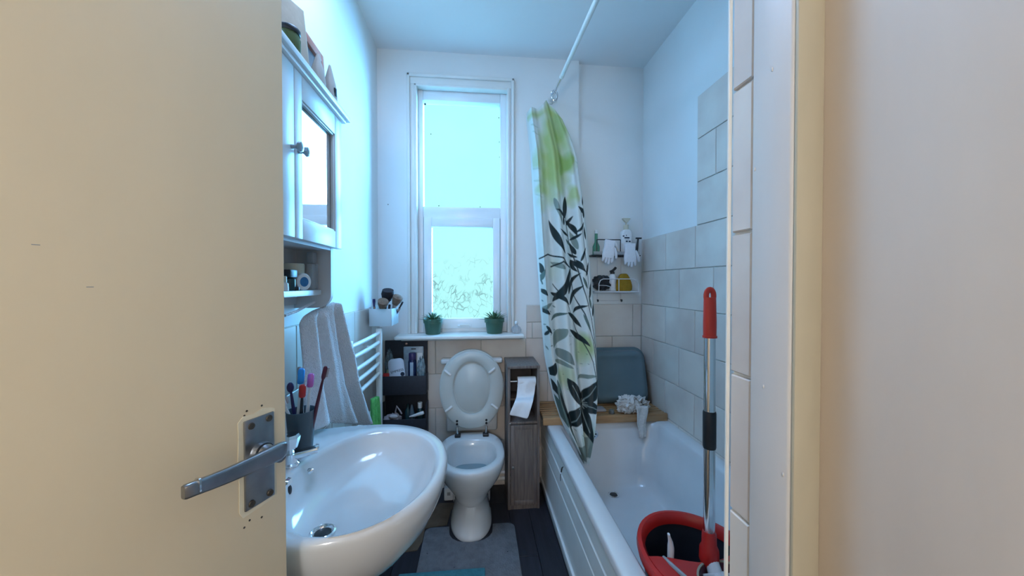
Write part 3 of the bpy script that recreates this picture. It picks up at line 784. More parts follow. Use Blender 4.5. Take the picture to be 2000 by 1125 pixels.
gc = tag(MB().grid(pts).build('cleaning_cloth', M_green, solid=0.006, angle=180), 'bright green cloth draped over the lower radiator bars', 'cloth')

# ------------------------------------------------------------------ basket of make-up brushes above the radiator
bk = thing('brush_basket', 'white lattice basket of make-up brushes above the radiator', 'basket', (-0.555, 2.20, 1.112))
BX0, BX1, BY0, BY1, BZ0, BZ1 = -0.612, -0.490, 2.105, 2.285, 1.113, 1.212
MB().box(BX0, BX1, BY0, BY0 + 0.004, BZ0, BZ1, 0.001).build('end_wall', M_basket, bk)
MB().box(BX0, BX1, BY1 - 0.004, BY1, BZ0, BZ1, 0.001).build('end_wall', M_basket, bk)
MB().box(BX0, BX0 + 0.004, BY0 + 0.004, BY1 - 0.004, BZ0, BZ1 + 0.01, 0.001).build('back_wall', M_basket, bk)
MB().box(BX0 + 0.004, BX1, BY0 + 0.004, BY1 - 0.004, BZ0, BZ0 + 0.004).build('base', M_basket, bk)
for k in range(6):
    z = lerp(BZ0 + 0.006, BZ1 - 0.004, k / 5)
    MB().box(BX1 - 0.004, BX1, BY0 + 0.004, BY1 - 0.004, z - 0.003, z + 0.003, 0.001).build('lattice_strip', M_basket, bk)
for k in range(9):
    y = lerp(BY0 + 0.008, BY1 - 0.008, k / 8)
    MB().box(BX1 - 0.0005, BX1 + 0.003, y - 0.006, y + 0.006, BZ0, BZ1, 0.0015).build('lattice_strip', M_basket, bk)
MB().box(BX0 - 0.016, BX0 - 0.0002, 2.18, 2.21, 1.16, 1.20, 0.002).build('wall_hook', M_basket, bk)


def brush(base, tip, label, r, hm, style='flare'):
    t = thing('makeup_brush', label, 'brush', base, 'make-up brushes in the basket')
    b0, e = Vector(base), Vector(tip); d = e - b0; L_ = d.length; d.normalize()
    MB().tube([b0, b0 + d * L_ * 0.55], [0.004, 0.006], 10).build('handle', M_black if style != 'dark' else M_purple, t)
    MB().tube([b0 + d * L_ * 0.55, b0 + d * L_ * 0.70], [0.007, max(0.008, r * 0.6)], 12).build('ferrule', M_rose, t)
    if style == 'flare':
        MB().tube([b0 + d * L_ * 0.70, b0 + d * L_ * 0.85, b0 + d * L_ * 0.96, e], [r * 0.6, r * 0.95, r, r * 0.55], 16).build('bristles', hm, t)
    else:
        MB().tube([b0 + d * L_ * 0.70, b0 + d * L_ * 0.9, e], [r * 0.7, r, r * 0.9], 14, flat=0.7).build('bristles', hm, t)
    return t


brush((-0.58, 2.20, 1.120), (-0.530, 2.095, 1.262), 'large round brown brush facing out of the basket', 0.030, M_brushbrown)
brush((-0.54, 2.22, 1.120), (-0.458, 2.15, 1.285), 'flared tan brush leaning over the lattice', 0.030, M_brushbrown)
brush((-0.57, 2.26, 1.120), (-0.515, 2.14, 1.318), 'big dark square brush at the top of the basket', 0.036, M_brushdark, 'sq')
brush((-0.59, 2.14, 1.120), (-0.592, 2.13, 1.268), 'narrow navy brush at the wall end of the basket', 0.012, M_purple, 'dark')
brush((-0.52, 2.14, 1.120), (-0.505, 2.135, 1.235), 'small dark brush at the front of the basket', 0.010, M_brushdark, 'dark')
brush((-0.52, 2.25, 1.120), (-0.450, 2.23, 1.245), 'thin black tipped brush at the window side', 0.008, M_brushdark, 'dark')

# ------------------------------------------------------------------ charcoal storage rack with its contents
rk = thing('storage_rack', 'charcoal three tier storage rack below the windowsill', 'rack', (-0.455, 2.33, 0.0))
MB().box(-0.592, -0.322, 2.365, 2.380, 0.0, 0.990, 0.006).build('back_panel', M_dark, rk)
MB().lathe([(0.007, 0), (0.008, 0.004), (0.003, 0.007)], n=14, M=Matrix.Translation((-0.455, 2.365, 0.968)) @ Matrix.Rotation(math.pi / 2, 4, 'X')).build('fixing_screw', M_rose, rk)
TR = []
for z0, z1 in ((0.665, 0.782), (0.375, 0.512), (0.085, 0.222)):
    o = MB().box(-0.595, -0.318, 2.268, 2.276, z0, z1, 0.003).build('tray_front', M_dark, rk)
    MB().box(-0.595, -0.587, 2.277, 2.364, z0, z1, 0.002).build('tray_side', M_dark, rk)
    MB().box(-0.326, -0.318, 2.277, 2.364, z0, z1, 0.002).build('tray_side', M_dark, rk)
    MB().box(-0.586, -0.327, 2.277, 2.364, z0, z0 + 0.008).build('tray_base', M_dark, rk)
for x in (-0.600, -0.325):
    MB().box(x, x + 0.008, 2.277, 2.364, 0.0, 0.60, 0.002).build('upright', M_dark, rk)
Z1 = 0.674


def card(name, label, cat, x0, x1, y, z0, z1, th, m, tilt=0, r=0.004, parts=()):
    cx, cz = (x0 + x1) / 2, z0
    R = Matrix.Translation((cx, y, cz)) @ Matrix.Rotation(math.radians(tilt), 4, 'Y') @ Matrix.Translation((-cx, -y, -cz))
    mb = MB()
    prof_ = rrect(x0, x1, z0, z1, r, 5)
    mb.loft([[(a, y + th * 0.5 - 0.0005, b) for a, b in rrect(x0 + 0.004, x1 - 0.004, z0 + 0.004, z1 - 0.004, r, 5)], [(a, y + th * 0.25, b) for a, b in prof_], [(a, y - th * 0.25, b) for a, b in prof_], [(a, y - th * 0.5, b) for a, b in rrect(x0 + 0.006, x1 - 0.006, z0 + 0.006, z1 - 0.006, r, 5)]])
    return tag(mb.build(name, m, M=R), label, cat), R


w_, R_ = card('wipes_pouch', 'pale pouch printed with EMPRESS in the top tray', 'pouch', -0.535, -0.437, 2.294, Z1, 0.888, 0.022, M_pouch, tilt=-6, r=0.028)
text_mesh('EMPRESS', 0.021, R_ @ Matrix.Translation((-0.482, 2.2825, 0.812)) @ Matrix.Rotation(math.radians(-8), 4, 'Y') @ Matrix.Rotation(math.pi / 2, 4, 'X'), 'lettering', M_print, w_)
MB().lathe([(0.0125, 0), (0.0125, 0.001)], n=24, M=R_ @ Matrix.Translation((-0.452, 2.2826, 0.790)) @ Matrix.Rotation(math.pi / 2, 4, 'X')).build('round_mark', M_print, w_)
can = thing('spray_can', 'slim navy spray can standing in the top tray', 'can', (-0.412, 2.306, Z1))
MB().lathe([(0.024, 0), (0.026, 0.004), (0.026, 0.190), (0.022, 0.202), (0.022, 0.206)], c=(-0.408, 2.308, Z1), n=24).build('can_body', M_bottle, can)
MB().lathe([(0.0225, 0.205), (0.0225, 0.240), (0.019, 0.246)], c=(-0.408, 2.308, Z1), n=24).build('cap', M_purple, can)
MB().box(-0.418, -0.398, 2.2805, 2.2818, Z1 + 0.08, Z1 + 0.19, 0.0005).build('silver_label', M_card, can)
c1, R1 = card('blister_pack', 'clear blister pack with a hang slot at the rack back', 'pack', -0.470, -0.345, 2.350, Z1, 0.952, 0.010, M_card, r=0.006)
MB().box(-0.422, -0.392, 2.3438, 2.3450, 0.934, 0.941, 0.0005).build('hang_slot', M_black, c1)
tag(MB().box(-0.386, -0.348, 2.330, 2.340, Z1, 0.915, 0.002).build('white_leaflet', M_white), 'plain white leaflet card right of the navy spray can', 'leaflet')
tag(MB().lathe([(0.016, 0), (0.020, 0.01), (0.020, 0.115), (0.013, 0.140)], c=(-0.553, 2.315, Z1), n=20).build('green_tube', M_lime), 'pale green tube behind the printed pouch', 'tube')
tag(MB().box(-0.582, -0.545, 2.280, 2.294, Z1, Z1 + 0.125, 0.004).build('red_packet', M_red), 'small red packet in the corner of the top tray', 'packet')


def crinkle(name, label, cat, c, r, m, seed, f=6):
    rnd = random.Random(seed); ph = [rnd.uniform(0, 6) for _ in range(6)]
    rings = []
    n, mm = 30, 16
    for i in range(1, mm):
        a = math.pi * i / mm; row = []
        for j in range(n):
            b_ = 2 * math.pi * j / n
            k_ = 1 + 0.16 * math.sin(f * b_ + ph[0] + 3 * a) + 0.12 * math.sin(5 * a + 4 * b_ + ph[1]) + 0.08 * math.sin(9 * b_ - 7 * a + ph[2])
            row.append((c[0] + r[0] * k_ * math.sin(a) * math.cos(b_), c[1] + r[1] * k_ * math.sin(a) * math.sin(b_), c[2] - r[2] * k_ * math.cos(a)))
        rings.append(row)
    return tag(MB().loft(rings).build(name, m, angle=30), label, cat)


crinkle('plastic_bag', 'crinkled clear plastic bag spilling over the tray end', 'bag', (-0.352, 2.300, 0.790), (0.022, 0.018, 0.090), M_bagplast, 3)
crinkle('net_pouch', 'grey crinkled sachet behind the pale green tube', 'sachet', (-0.557, 2.345, 0.845), (0.024, 0.012, 0.080), M_bagplast, 8)
Z2 = 0.384
tag(MB().lathe([(0.018, 0), (0.020, 0.004), (0.020, 0.165), (0.008, 0.185), (0.008, 0.205), (0.003, 0.207)], c=(-0.440, 2.325, Z2), n=20).build('dark_green_bottle', M_darkgreen), 'dark green bottle with a thin neck in the lower tray', 'bottle')
tag(MB().lathe([(0.015, 0), (0.017, 0.004), (0.017, 0.150), (0.006, 0.200), (0.003, 0.206)], c=(-0.413, 2.310, Z2), n=20).build('teal_bottle', M_cup), 'teal bottle with a pointed nozzle in the lower tray', 'bottle')
wb2 = thing('white_cap_bottle', 'clear bottle with a white cap at the lower tray end', 'bottle', (-0.365, 2.33, Z2))
MB().lathe([(0.016, 0), (0.018, 0.004), (0.018, 0.170), (0.012, 0.178)], c=(-0.365, 2.33, Z2), n=20).build('glass', M_darkgreen, wb2)
MB().lathe([(0.014, 0.178), (0.015, 0.181), (0.015, 0.212), (0.012, 0.215)], c=(-0.365, 2.33, Z2), n=20).build('cap', M_white, wb2)
tag(MB().tube([(-0.425, 2.292, 0.520), (-0.39, 2.290, 0.528), (-0.345, 2.288, 0.542), (-0.335, 2.288, 0.545)], [0.004, 0.009, 0.012, 0.009], 12).build('white_tube', M_white), 'white squeeze tube lying across the lower tray rim', 'tube')
crinkle('crumpled_cloth', 'crumpled pale cloth at the rack end by the radiator', 'cloth', (-0.530, 2.315, 0.505), (0.048, 0.026, 0.028), M_pinkish, 5, 5)
tag(MB().ball((-0.520, 2.284, 0.528), (0.026, 0.008, 0.012)).build('soap_bar', M_mopwhite), 'oval white soap bar on the pale cloth', 'soap')
MBs = MB()
MBs.tube([(-0.515, 2.31, 0.545), (-0.505, 2.305, 0.585), (-0.485, 2.305, 0.555), (-0.475, 2.305, 0.535)], 0.005, 8)
tag(MBs.build('hair_clip', M_pinkish), 'pale bent hair clip standing up from the lower tray', 'clip')

# ------------------------------------------------------------------ toilet
TX = -0.035
toi = thing('toilet', 'white toilet with its seat and lid raised under the window', 'toilet', (TX, 2.08, 0.0))


def egg(z, yf, yb, hw, n=40, back=1.0):
    yc = yf + (yb - yf) * 0.47
    pts = []
    for j in range(n):
        a = 2 * math.pi * j / n
        s_, c_ = math.sin(a), math.cos(a)
        if s_ < 0:
            y = yc + (yc - yf) * s_; x = hw * c_
        else:
            y = yc + (yb - yc) * (s_ ** 0.62); x = hw * math.copysign(abs(c_) ** 0.60, c_) * (1 - (1 - back) * s_ ** 2)
        pts.append((TX + x, y, z))
    return pts


rings = [egg(z, yf, yb, hw, back=bk_) for z, yf, yb, hw, bk_ in ((0.0, 1.868, 2.26, 0.116, 0.9), (0.02, 1.868, 2.26, 0.115, 0.9), (0.028, 1.874, 2.26, 0.110, 0.9), (0.10, 1.892, 2.26, 0.101, 0.9), (0.165, 1.902, 2.26, 0.094, 0.9), (0.172, 1.894, 2.27, 0.100, 0.9), (0.19, 1.892, 2.28, 0.104, 0.9), (0.23, 1.872, 2.29, 0.132, 0.85), (0.28, 1.838, 2.30, 0.163, 0.85), (0.33, 1.812, 2.308, 0.182, 0.85), (0.365, 1.802, 2.309, 0.189, 0.85), (0.392, 1.800, 2.310, 0.190, 0.85), (0.400, 1.806, 2.307, 0.184, 0.85))]
rings += [egg(z, yf, yb, hw, back=bk_) for z, yf, yb, hw, bk_ in ((0.401, 1.845, 2.205, 0.150, 0.8), (0.394, 1.856, 2.195, 0.142, 0.85), (0.36, 1.862, 2.19, 0.138, 0.9), (0.33, 1.875, 2.18, 0.132, 0.9), (0.27, 1.90, 2.16, 0.112, 1.0), (0.22, 1.95, 2.15, 0.085, 1.0), (0.20, 1.98, 2.13, 0.06, 1.0))]
MB().loft(rings).build('bowl', M_ceramic, toi, angle=55)
M_water = mat('toilet_water', (0.22, 0.29, 0.32), 0.03, noise=0.02)
MB().loft([egg(0.2695, 1.900, 2.160, 0.112, back=1.0), egg(0.27, 1.900, 2.160, 0.112, back=1.0)]).build('water', M_water, toi)
# pedestal bead lines
MB().box(TX - 0.115, TX + 0.115, 2.20, 2.34, 0.0, 0.38, 0.02, 3).build('trap_body', M_ceramic, toi)
MB().box(TX - 0.165, TX + 0.165, 2.318, 2.388, 0.40, 0.838, 0.015, 3).build('cistern', M_ceramic, toi)
MB().box(TX - 0.198, TX + 0.198, 2.312, 2.389, 0.838, 0.872, 0.012, 3).build('cistern_lid', M_ceramic, toi)


def seat_outline(zs, hw, n=56):
    """egg standing upright; widths by height: returns list (x,z) with z from hinge"""
    z0, z1 = zs; zc = z0 + (z1 - z0) * 0.53
    pts = []
    for j in range(n):
        a = 2 * math.pi * j / n
        c_, s_ = math.cos(a), math.sin(a)
        z = zc + ((z1 - zc) if s_ > 0 else (zc - z0)) * s_
        e = 1.0 if s_ > 0 else 0.86
        pts.append((hw * math.copysign(abs(c_) ** e, c_), z))
    return pts


def lean(x, n_, z):   # upright plane leaning back a little on the cistern; n_ towards the room
    a = math.radians(3.0)
    return (TX + x, 2.262 + (z - 0.42) * math.sin(a) - n_ * math.cos(a), z)


so, si = seat_outline((0.447, 0.930), 0.199), seat_outline((0.535, 0.863), 0.116)
mb = MB()
mid = [((a[0] * 0.5 + b[0] * 0.5), (a[1] * 0.5 + b[1] * 0.5)) for a, b in zip(so, si)]
def off(p, q, t): return (lerp(p[0], q[0], t), lerp(p[1], q[1], t))
loops = [(so, 0.000), (so, 0.010), ([off(a, b, 0.10) for a, b in zip(so, si)], 0.016), ([off(a, b, 0.88) for a, b in zip(so, si)], 0.017), (si, 0.010), (si, 0.0)]
rings = [[lean(x, n_, z) for x, z in lp] for lp, n_ in loops]
rings.append(rings[0])
mb.loft(rings, False, False)
st = mb.build('seat', M_seat, toi, angle=50)
for (x, z, a) in ((-0.150, 0.800, 40), (0.128, 0.806, -40), (-0.143, 0.575, -38), (0.143, 0.582, 38)):
    Rm = Matrix.Translation(lean(x, 0.017, z)) @ Matrix.Rotation(math.radians(a), 4, 'Y')
    MB().box(-0.026, 0.026, -0.008, 0.002, -0.007, 0.007, 0.004).build('buffer', M_white, st, M=Rm)
lo = seat_outline((0.440, 0.938), 0.203)
loops = [([(x * 0.90, z * 1.0 + (0.69 - z) * 0.1) for x, z in lo], -0.028), ([(x * 0.97, z) for x, z in lo], -0.025), (lo, -0.016), (lo, -0.003), ([(x * 0.97, z) for x, z in lo], -0.001)]
ld = MB().loft([[lean(x, n_, z) for x, z in lp] for lp, n_ in loops]).build('lid', M_seat, toi, angle=50)
lidi = seat_outline((0.545, 0.856), 0.110)
MB().loft([[lean(x, n_, z) for x, z in lp] for lp, n_ in ((lidi, -0.002), ([(x * 0.93, 0.70 + (z - 0.70) * 0.95) for x, z in lidi], 0.003))]).build('lid_panel', M_seat, ld, angle=50)
for x in (-0.087, 0.087):
    h = MB().box(TX + x - 0.018, TX + x + 0.018, 2.225, 2.262, 0.4005, 0.420, 0.005, 3).build('hinge', M_black, toi)
    MB().tube([(TX + x * 1.0, 2.243, 0.412), (TX + x * 1.05, 2.243, 0.440), lean(x * 1.05, 0.017, 0.462)], 0.006, 10).build('hinge_arm', M_chrome, h)
    for zz in (0.478, 0.497):
        MB().lathe([(0.0075, 0), (0.0065, 0.003)], n=14, M=Matrix.Translation(lean(x * 1.05, 0.016, zz)) @ Matrix.Rotation(math.pi / 2, 4, 'X')).build('hinge_screw', M_black, h)
vb = thing('valve_box', 'small white plastic box on the floor behind the toilet foot', 'box', (-0.165, 2.26, 0.0))
MB().box(-0.207, -0.152, 2.245, 2.285, 0.001, 0.078, 0.006, 3).build('casing', M_white, vb)
MB().box(-0.188, -0.168, 2.2435, 2.2455, 0.035, 0.055, 0.0008).build('socket', M_grey, vb)
for z, r_ in ((0.055, 0.013), (0.095, 0.010)):
    tag(MB().tube([(0.10, 2.372, z), (0.30, 2.372, z)], r_, 12).build('water_pipe', M_gloss), 'white pipe along the wall by the toilet, ' + ('lower' if z < 0.07 else 'upper') + ' one', 'pipe', 'white pipes at floor level')

# ------------------------------------------------------------------ slim wooden cabinet with toilet roll
sc_ = thing('slim_cabinet', 'slim grey brown wooden cabinet between toilet and bath', 'cabinet', (0.276, 2.24, 0.0))
CX0, CX1, CYF, CYB, CH = 0.181, 0.373, 2.118, 2.375, 0.866
MB().box(CX0, CX0 + 0.015, CYF, CYB, 0, CH - 0.018, 0.001).build('side_panel', M_wood, sc_)
MB().box(CX1 - 0.015, CX1, CYF, CYB, 0, CH - 0.018, 0.001).build('side_panel', M_wood, sc_)
MB().box(CX0 - 0.002, CX1 + 0.002, CYF - 0.004, CYB, CH - 0.018, CH, 0.002).build('top', M_wood, sc_)
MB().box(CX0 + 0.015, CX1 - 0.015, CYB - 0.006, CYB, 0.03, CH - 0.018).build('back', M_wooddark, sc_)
for z in (0.633, 0.522):
    MB().box(CX0 + 0.015, CX1 - 0.015, CYF + (0.10 if z > 0.6 else 0.003), CYB - 0.006, z - 0.008, z + 0.006, 0.001).build('shelf', M_wood, sc_)
MB().box(CX0 + 0.015, CX1 - 0.015, CYF + 0.005, CYF + 0.02, 0.0, 0.026).build('plinth', M_wood, sc_)
cd = MB().box(CX0 + 0.017, CX1 - 0.017, CYF + 0.001, CYF + 0.015, 0.028, 0.510, 0.001).build('door', M_wood, sc_)
g = MB()
for (a0, a1, c0, c1) in ((CX0 + 0.017, CX0 + 0.040, 0.028, 0.510), (CX1 - 0.040, CX1 - 0.017, 0.028, 0.510), (CX0 + 0.040, CX1 - 0.040, 0.028, 0.055), (CX0 + 0.040, CX1 - 0.040, 0.483, 0.510)):
    g.box(a0, a1, CYF - 0.003, CYF + 0.001, c0, c1, 0.0008)
g.build('door_frame', M_wood, cd)
MB().lathe([(0.004, 0), (0.004, 0.008), (0.008, 0.012), (0.007, 0.018), (0.002, 0.020)], n=16, M=Matrix.Translation((CX0 + 0.030, CYF - 0.003, 0.265)) @ Matrix.Rotation(math.pi / 2, 4, 'X')).build('knob', M_steel, cd)
MB().ball((CX0 + 0.013, CYF - 0.001, 0.522), (0.003, 0.002, 0.003), 10, 6).build('cap_dot', M_white, sc_)
MB().tube([(CX0 + 0.015, 2.160, 0.762), (CX1 - 0.015, 2.160, 0.762)], 0.006, 10).build('roll_bar', M_chrome, sc_)
tr_ = thing('toilet_roll', 'white toilet roll with a long loose end hanging from the slim cabinet', 'toilet roll', (0.298, 2.18, 0.70))
RXm = Matrix.Translation((0.243, 2.160, 0.762)) @ Matrix.Rotation(math.pi / 2, 4, 'Y')
MB().lathe([(0.018, 0), (0.029, 0), (0.029, 0.110), (0.018, 0.110)], n=32, c0=False, c1=False, M=RXm).build('roll', M_paper, tr_)
MB().lathe([(0.0175, 0.0), (0.0195, 0.0), (0.0195, 0.110), (0.0175, 0.110)], n=24, M=RXm, c0=False, c1=False).build('core', M_bag, tr_)
strip = []
for (t, y, z, x0, x1) in ((0, 2.140, 0.786, 0.243, 0.353), (0.1, 2.130, 0.765, 0.243, 0.353), (0.2, 2.131, 0.740, 0.240, 0.350), (0.35, 2.127, 0.70, 0.236, 0.345), (0.5, 2.116, 0.672, 0.230, 0.336), (0.6, 2.060, 0.680, 0.218, 0.326), (0.7, 2.044, 0.668, 0.212, 0.318), (0.85, 2.036, 0.630, 0.195, 0.303), (1.0, 2.030, 0.590, 0.178, 0.288)):
    sk = 0.028 * max(0, t - 0.6) / 0.4
    strip.append([(lerp(x0, x1, k / 8), y + 0.003 * math.sin(k * 0.9 + t * 5), z + sk * (0.5 - k / 8)) for k in range(9)])
MB().grid(strip).build('loose_sheet', M_paper, tr_, solid=0.0012, sub=1, angle=50)

# ------------------------------------------------------------------ mats on the floor
mo = MB()
def mat_outline(X0, X1, Y0, Y1, cx, cw, cd_, n=10):
    pts = []
    r = 0.035
    for cx_, cy_, a0 in ((X1 - r, Y0 + r, -90), (X1 - r, Y1 - r, 0)):
        for k in range(6):
            a = math.radians(a0 + 90 * k / 5); pts.append((cx_ + r * math.cos(a), cy_ + r * math.sin(a)))
    for k in range(n + 1):
        a = math.pi * k / n
        pts.append((cx + cw * math.cos(a), Y1 - cd_ * math.sin(a) ** 0.6))
    for cx_, cy_, a0 in ((X0 + r, Y1 - r, 90), (X0 + r, Y0 + r, 180)):
        for k in range(6):
            a = math.radians(a0 + 90 * k / 5); pts.append((cx_ + r * math.cos(a), cy_ + r * math.sin(a)))
    return pts
ol = mat_outline(-0.285, 0.205, 1.46, 1.995, TX, 0.122, 0.135)
mo.loft([[(x, y, 0.0005) for x, y in ol], [(x, y, 0.008) for x, y in ol], [(TX + (x - TX) * 0.985, 1.73 + (y - 1.73) * 0.985, 0.0115) for x, y in ol]])
pm = tag(mo.build('pedestal_mat', M_mat), 'grey mat fitted around the foot of the toilet', 'mat')
for k in range(7):
    x = -0.25 + 0.07 * k
    y1 = 1.97 if abs(x - TX) > 0.14 else 1.84
    MB().box(x - 0.002, x + 0.002, 1.48, y1, 0.0112, 0.0128, 0.0006, 1).build('rib_line', M_mat, pm)
for (x, y) in ((-0.250, 1.80), (-0.11, 1.70), (0.15, 1.775), (-0.05, 1.655)):
    MB().ball((x, y, 0.012), (0.004, 0.004, 0.0012), 8, 6).build('lint_speck', M_black, pm)
tag(MB().box(-0.36, 0.035, 1.25, 1.672, 0.0125, 0.024, 0.005).build('bath_mat', M_turq), 'turquoise mat at the bottom edge of the picture', 'mat')
bp_ = [(-0.125, 2.215), (-0.235, 2.225), (-0.300, 2.05), (-0.335, 1.90), (-0.40, 1.83), (-0.305, 1.84), (-0.288, 1.90), (-0.288, 2.0), (-0.17, 2.02), (-0.158, 2.15)]
tag(MB().prism(bp_, lambda a, b_, t: (a, b_, t), 0.0003, 0.004).build('brown_board', M_brown, smooth=False), 'worn brown board left of the toilet foot', 'board')

# ------------------------------------------------------------------ bath
bt = thing('bath', 'white bathtub along the right-hand wall', 'bath', (0.79, 1.5, 0.0))
BZ = 0.520
BX_0, BX_1, BY_0, BY_1 = 0.412, XR - 0.011, 0.562, YA - 0.015
def rr3(x0, x1, y0, y1, r, z): return [(x, y, z) for x, y in rrect(x0, x1, y0, y1, r, 8)]
rings = [rr3(BX_0 + 0.008, BX_1, BY_0, BY_1, 0.012, BZ - 0.035), rr3(BX_0, BX_1, BY_0, BY_1, 0.012, BZ - 0.032), rr3(BX_0, BX_1, BY_0, BY_1, 0.012, BZ - 0.008), rr3(BX_0 + 0.006, BX_1, BY_0, BY_1, 0.012, BZ),
         rr3(0.478, 1.095, 0.66, 2.105, 0.06, BZ), rr3(0.490, 1.085, 0.675, 2.092, 0.07, BZ - 0.012), rr3(0.498, 1.076, 0.685, 2.085, 0.08, BZ - 0.05),
         rr3(0.508, 1.062, 0.70, 2.075, 0.09, BZ - 0.14), rr3(0.514, 1.050, 0.71, 2.068, 0.095, BZ - 0.155), rr3(0.528, 1.030, 0.76, 2.055, 0.10, 0.22), rr3(0.545, 1.015, 0.79, 2.045, 0.10, 0.165), rr3(0.585, 0.98, 0.85, 2.01, 0.09, 0.140), rr3(0.64, 0.92, 0.95, 1.95, 0.08, 0.136)]
MB().loft(rings, False, True).build('tub', M_acrylic, bt, angle=55)
prof_ = [(0.432, 0.058), (0.432, 0.262), (0.4365, 0.268), (0.4365, 0.278), (0.428, 0.286), (0.427, 0.372), (0.4315, 0.380), (0.4315, 0.390), (0.424, 0.397), (0.422, 0.480), (0.450, 0.486), (0.450, 0.058)]
pn = MB().prism(prof_, lambda a, b_, t: (a, t, b_), 0.57, YA - 0.06).build('panel', M_panel, bt, angle=25)
MB().box(0.436, 0.450, 0.57, YA - 0.06, 0.0, 0.058).build('plinth', M_wooddark, bt)
MB().box(0.422, 0.436, 0.57, YA - 0.06, 0.001, 0.050, 0.003).build('floor_strip', M_panel, bt)
for pts_ in ([(1.725, 0.452), (1.745, 0.438), (1.757, 0.420), (1.765, 0.405)], [(1.800, 0.375), (1.806, 0.352), (1.80, 0.340)]):
    MB().tube([(0.4225 if z > 0.39 else 0.4275, y, z) for y, z in pts_], 0.0045, 6, flat=0.5).build('tear', M_black, pn)
od = MB().lathe([(0.032, 0), (0.032, 0.003), (0.026, 0.005), (0.022, 0.002)], c=(0.782, 1.985, 0.137), n=28).build('drain', M_chrome, bt)
MB().lathe([(0.021, 0.002), (0.015, 0.0035)], c=(0.782, 1.985, 0.1385), n=20).build('drain_hole', M_black, od)
Rov = Matrix.Translation((0.690, 2.0815, 0.455)) @ Matrix.Rotation(math.radians(87), 4, 'X')
ov = MB().lathe([(0.032, 0), (0.032, 0.003), (0.027, 0.006), (0.008, 0.007)], n=28, M=Rov).build('overflow', M_chrome, bt)
for k in range(6):
    a = k * math.pi / 3
    MB().ball((0.016 * math.cos(a), 0.016 * math.sin(a), 0.0068), (0.005, 0.005, 0.0014), 10, 6, M=Rov).build('overflow_hole', M_black, ov)

# wooden duckboard across the bath end
dk = thing('duckboard', 'varnished pine slatted board across the end of the bath', 'board', (0.775, 2.19, BZ))
DZ = BZ + 0.0005
MB().box(0.385, 1.152, 2.068, 2.086, DZ, DZ + 0.046, 0.003).build('front_rail', M_duck, dk)
MB().box(0.385, 1.152, 2.345, 2.363, DZ, DZ + 0.046, 0.003).build('back_rail', M_duck, dk)
for k in range(7):
    y = 2.104 + k * 0.0365
    MB().box(0.390, 1.147, y - 0.012, y + 0.012, DZ + 0.026, DZ + 0.044, 0.002).build('slat', M_duck, dk)
for x in (0.43, 0.77, 1.10):
    MB().box(x - 0.018, x + 0.018, 2.087, 2.344, DZ, DZ + 0.0255, 0.002).build('cross_bearer', M_duck, dk)

# blue grey plastic tub leaning on the alcove wall
tb = thing('plastic_tub', 'blue grey plastic bowl leaning against the tiles', 'tub', (0.93, 2.27, 0.565))
a = math.radians(14)
TM = Matrix.Translation((0.930, 2.205, DZ + 0.0465)) @ Matrix.Rotation(-a, 4, 'X')   # local: x, n(+y into wall), z up
def trr(hx, z0, z1, r, n_): return [(x, n_, z) for x, z in rrect(-hx, hx, z0, z1, r, 8)]
rings = [trr(0.203, 0.012, 0.368, 0.062, 0.094), trr(0.210, 0.002, 0.378, 0.070, 0.094), trr(0.212, 0.0, 0.380, 0.072, 0.086), trr(0.196, 0.016, 0.364, 0.066, 0.084), trr(0.186, 0.026, 0.354, 0.064, 0.035), trr(0.178, 0.034, 0.346, 0.060, 0.012), trr(0.164, 0.048, 0.332, 0.052, 0.002), trr(0.150, 0.062, 0.318, 0.046, 0.0), trr(0.144, 0.068, 0.312, 0.042, 0.004), trr(0.06, 0.12, 0.25, 0.03, 0.004)]
MB().loft(rings, False, True).build('shell', M_tub, tb, M=TM, angle=60, solid=0.003, offset=1)
MB().loft([trr(0.216, -0.001, 0.384, 0.075, 0.094), trr(0.216, -0.001, 0.384, 0.075, 0.102), trr(0.206, 0.009, 0.374, 0.068, 0.102), trr(0.206, 0.009, 0.374, 0.068, 0.094)], False, False).build('rim', M_tub, tb, M=TM)
# small soap dish under it
sd = tag(MB().box(0.655, 0.792, 2.13, 2.20, DZ + 0.0445, DZ + 0.060, 0.006, 3).build('soap_dish', M_pinkish), 'pale shallow dish on the duckboard beneath the plastic bowl', 'dish')
tag(MB().lathe([(0.017, 0), (0.018, 0.004), (0.015, 0.022), (0.006, 0.026)], c=(0.815, 2.105, DZ + 0.0445), n=18).build('steel_plug', M_steel), 'small steel plug on the duckboard next to the loofah', 'plug')

# loofah
lf = thing('bath_puff', 'white net bath puff resting on the duckboard', 'bath puff', (0.955, 2.12, DZ + 0.044))
rnd = random.Random(4)
mb = MB()
LC = Vector((0.955, 2.112, DZ + 0.088))
for k in range(30):
    ax_ = Vector((rnd.uniform(-1, 1), rnd.uniform(-1, 0.6), rnd.uniform(-0.4, 1))).normalized()
    c_ = LC + Vector((ax_.x * 0.092, ax_.y * 0.028, ax_.z * 0.040))
    u_ = ax_.orthogonal().normalized(); v_ = ax_.cross(u_)
    ph = rnd.uniform(0, 6); R0 = rnd.uniform(0.036, 0.054)
    pts = []
    for i in range(6):
        rr_ = R0 * (0.15 + 0.85 * i / 5)
        row = []
        for j in range(41):
            an = 2 * math.pi * j / 40
            w_ = (i / 5) ** 1.3 * 0.013 * math.sin(7 * an + ph) + 0.006 * (i / 5) * math.sin(13 * an)
            p = c_ + u_ * (rr_ * math.cos(an)) + v_ * (rr_ * math.sin(an)) + ax_ * (w_ - 0.012 * (i / 5))
            p.z = max(p.z, DZ + 0.047)
            row.append(tuple(p))
        pts.append(row)
    mb.grid(pts)
mb.build('net_ruffles', M_loofah, lf, solid=0.0018, angle=180)
pts = []
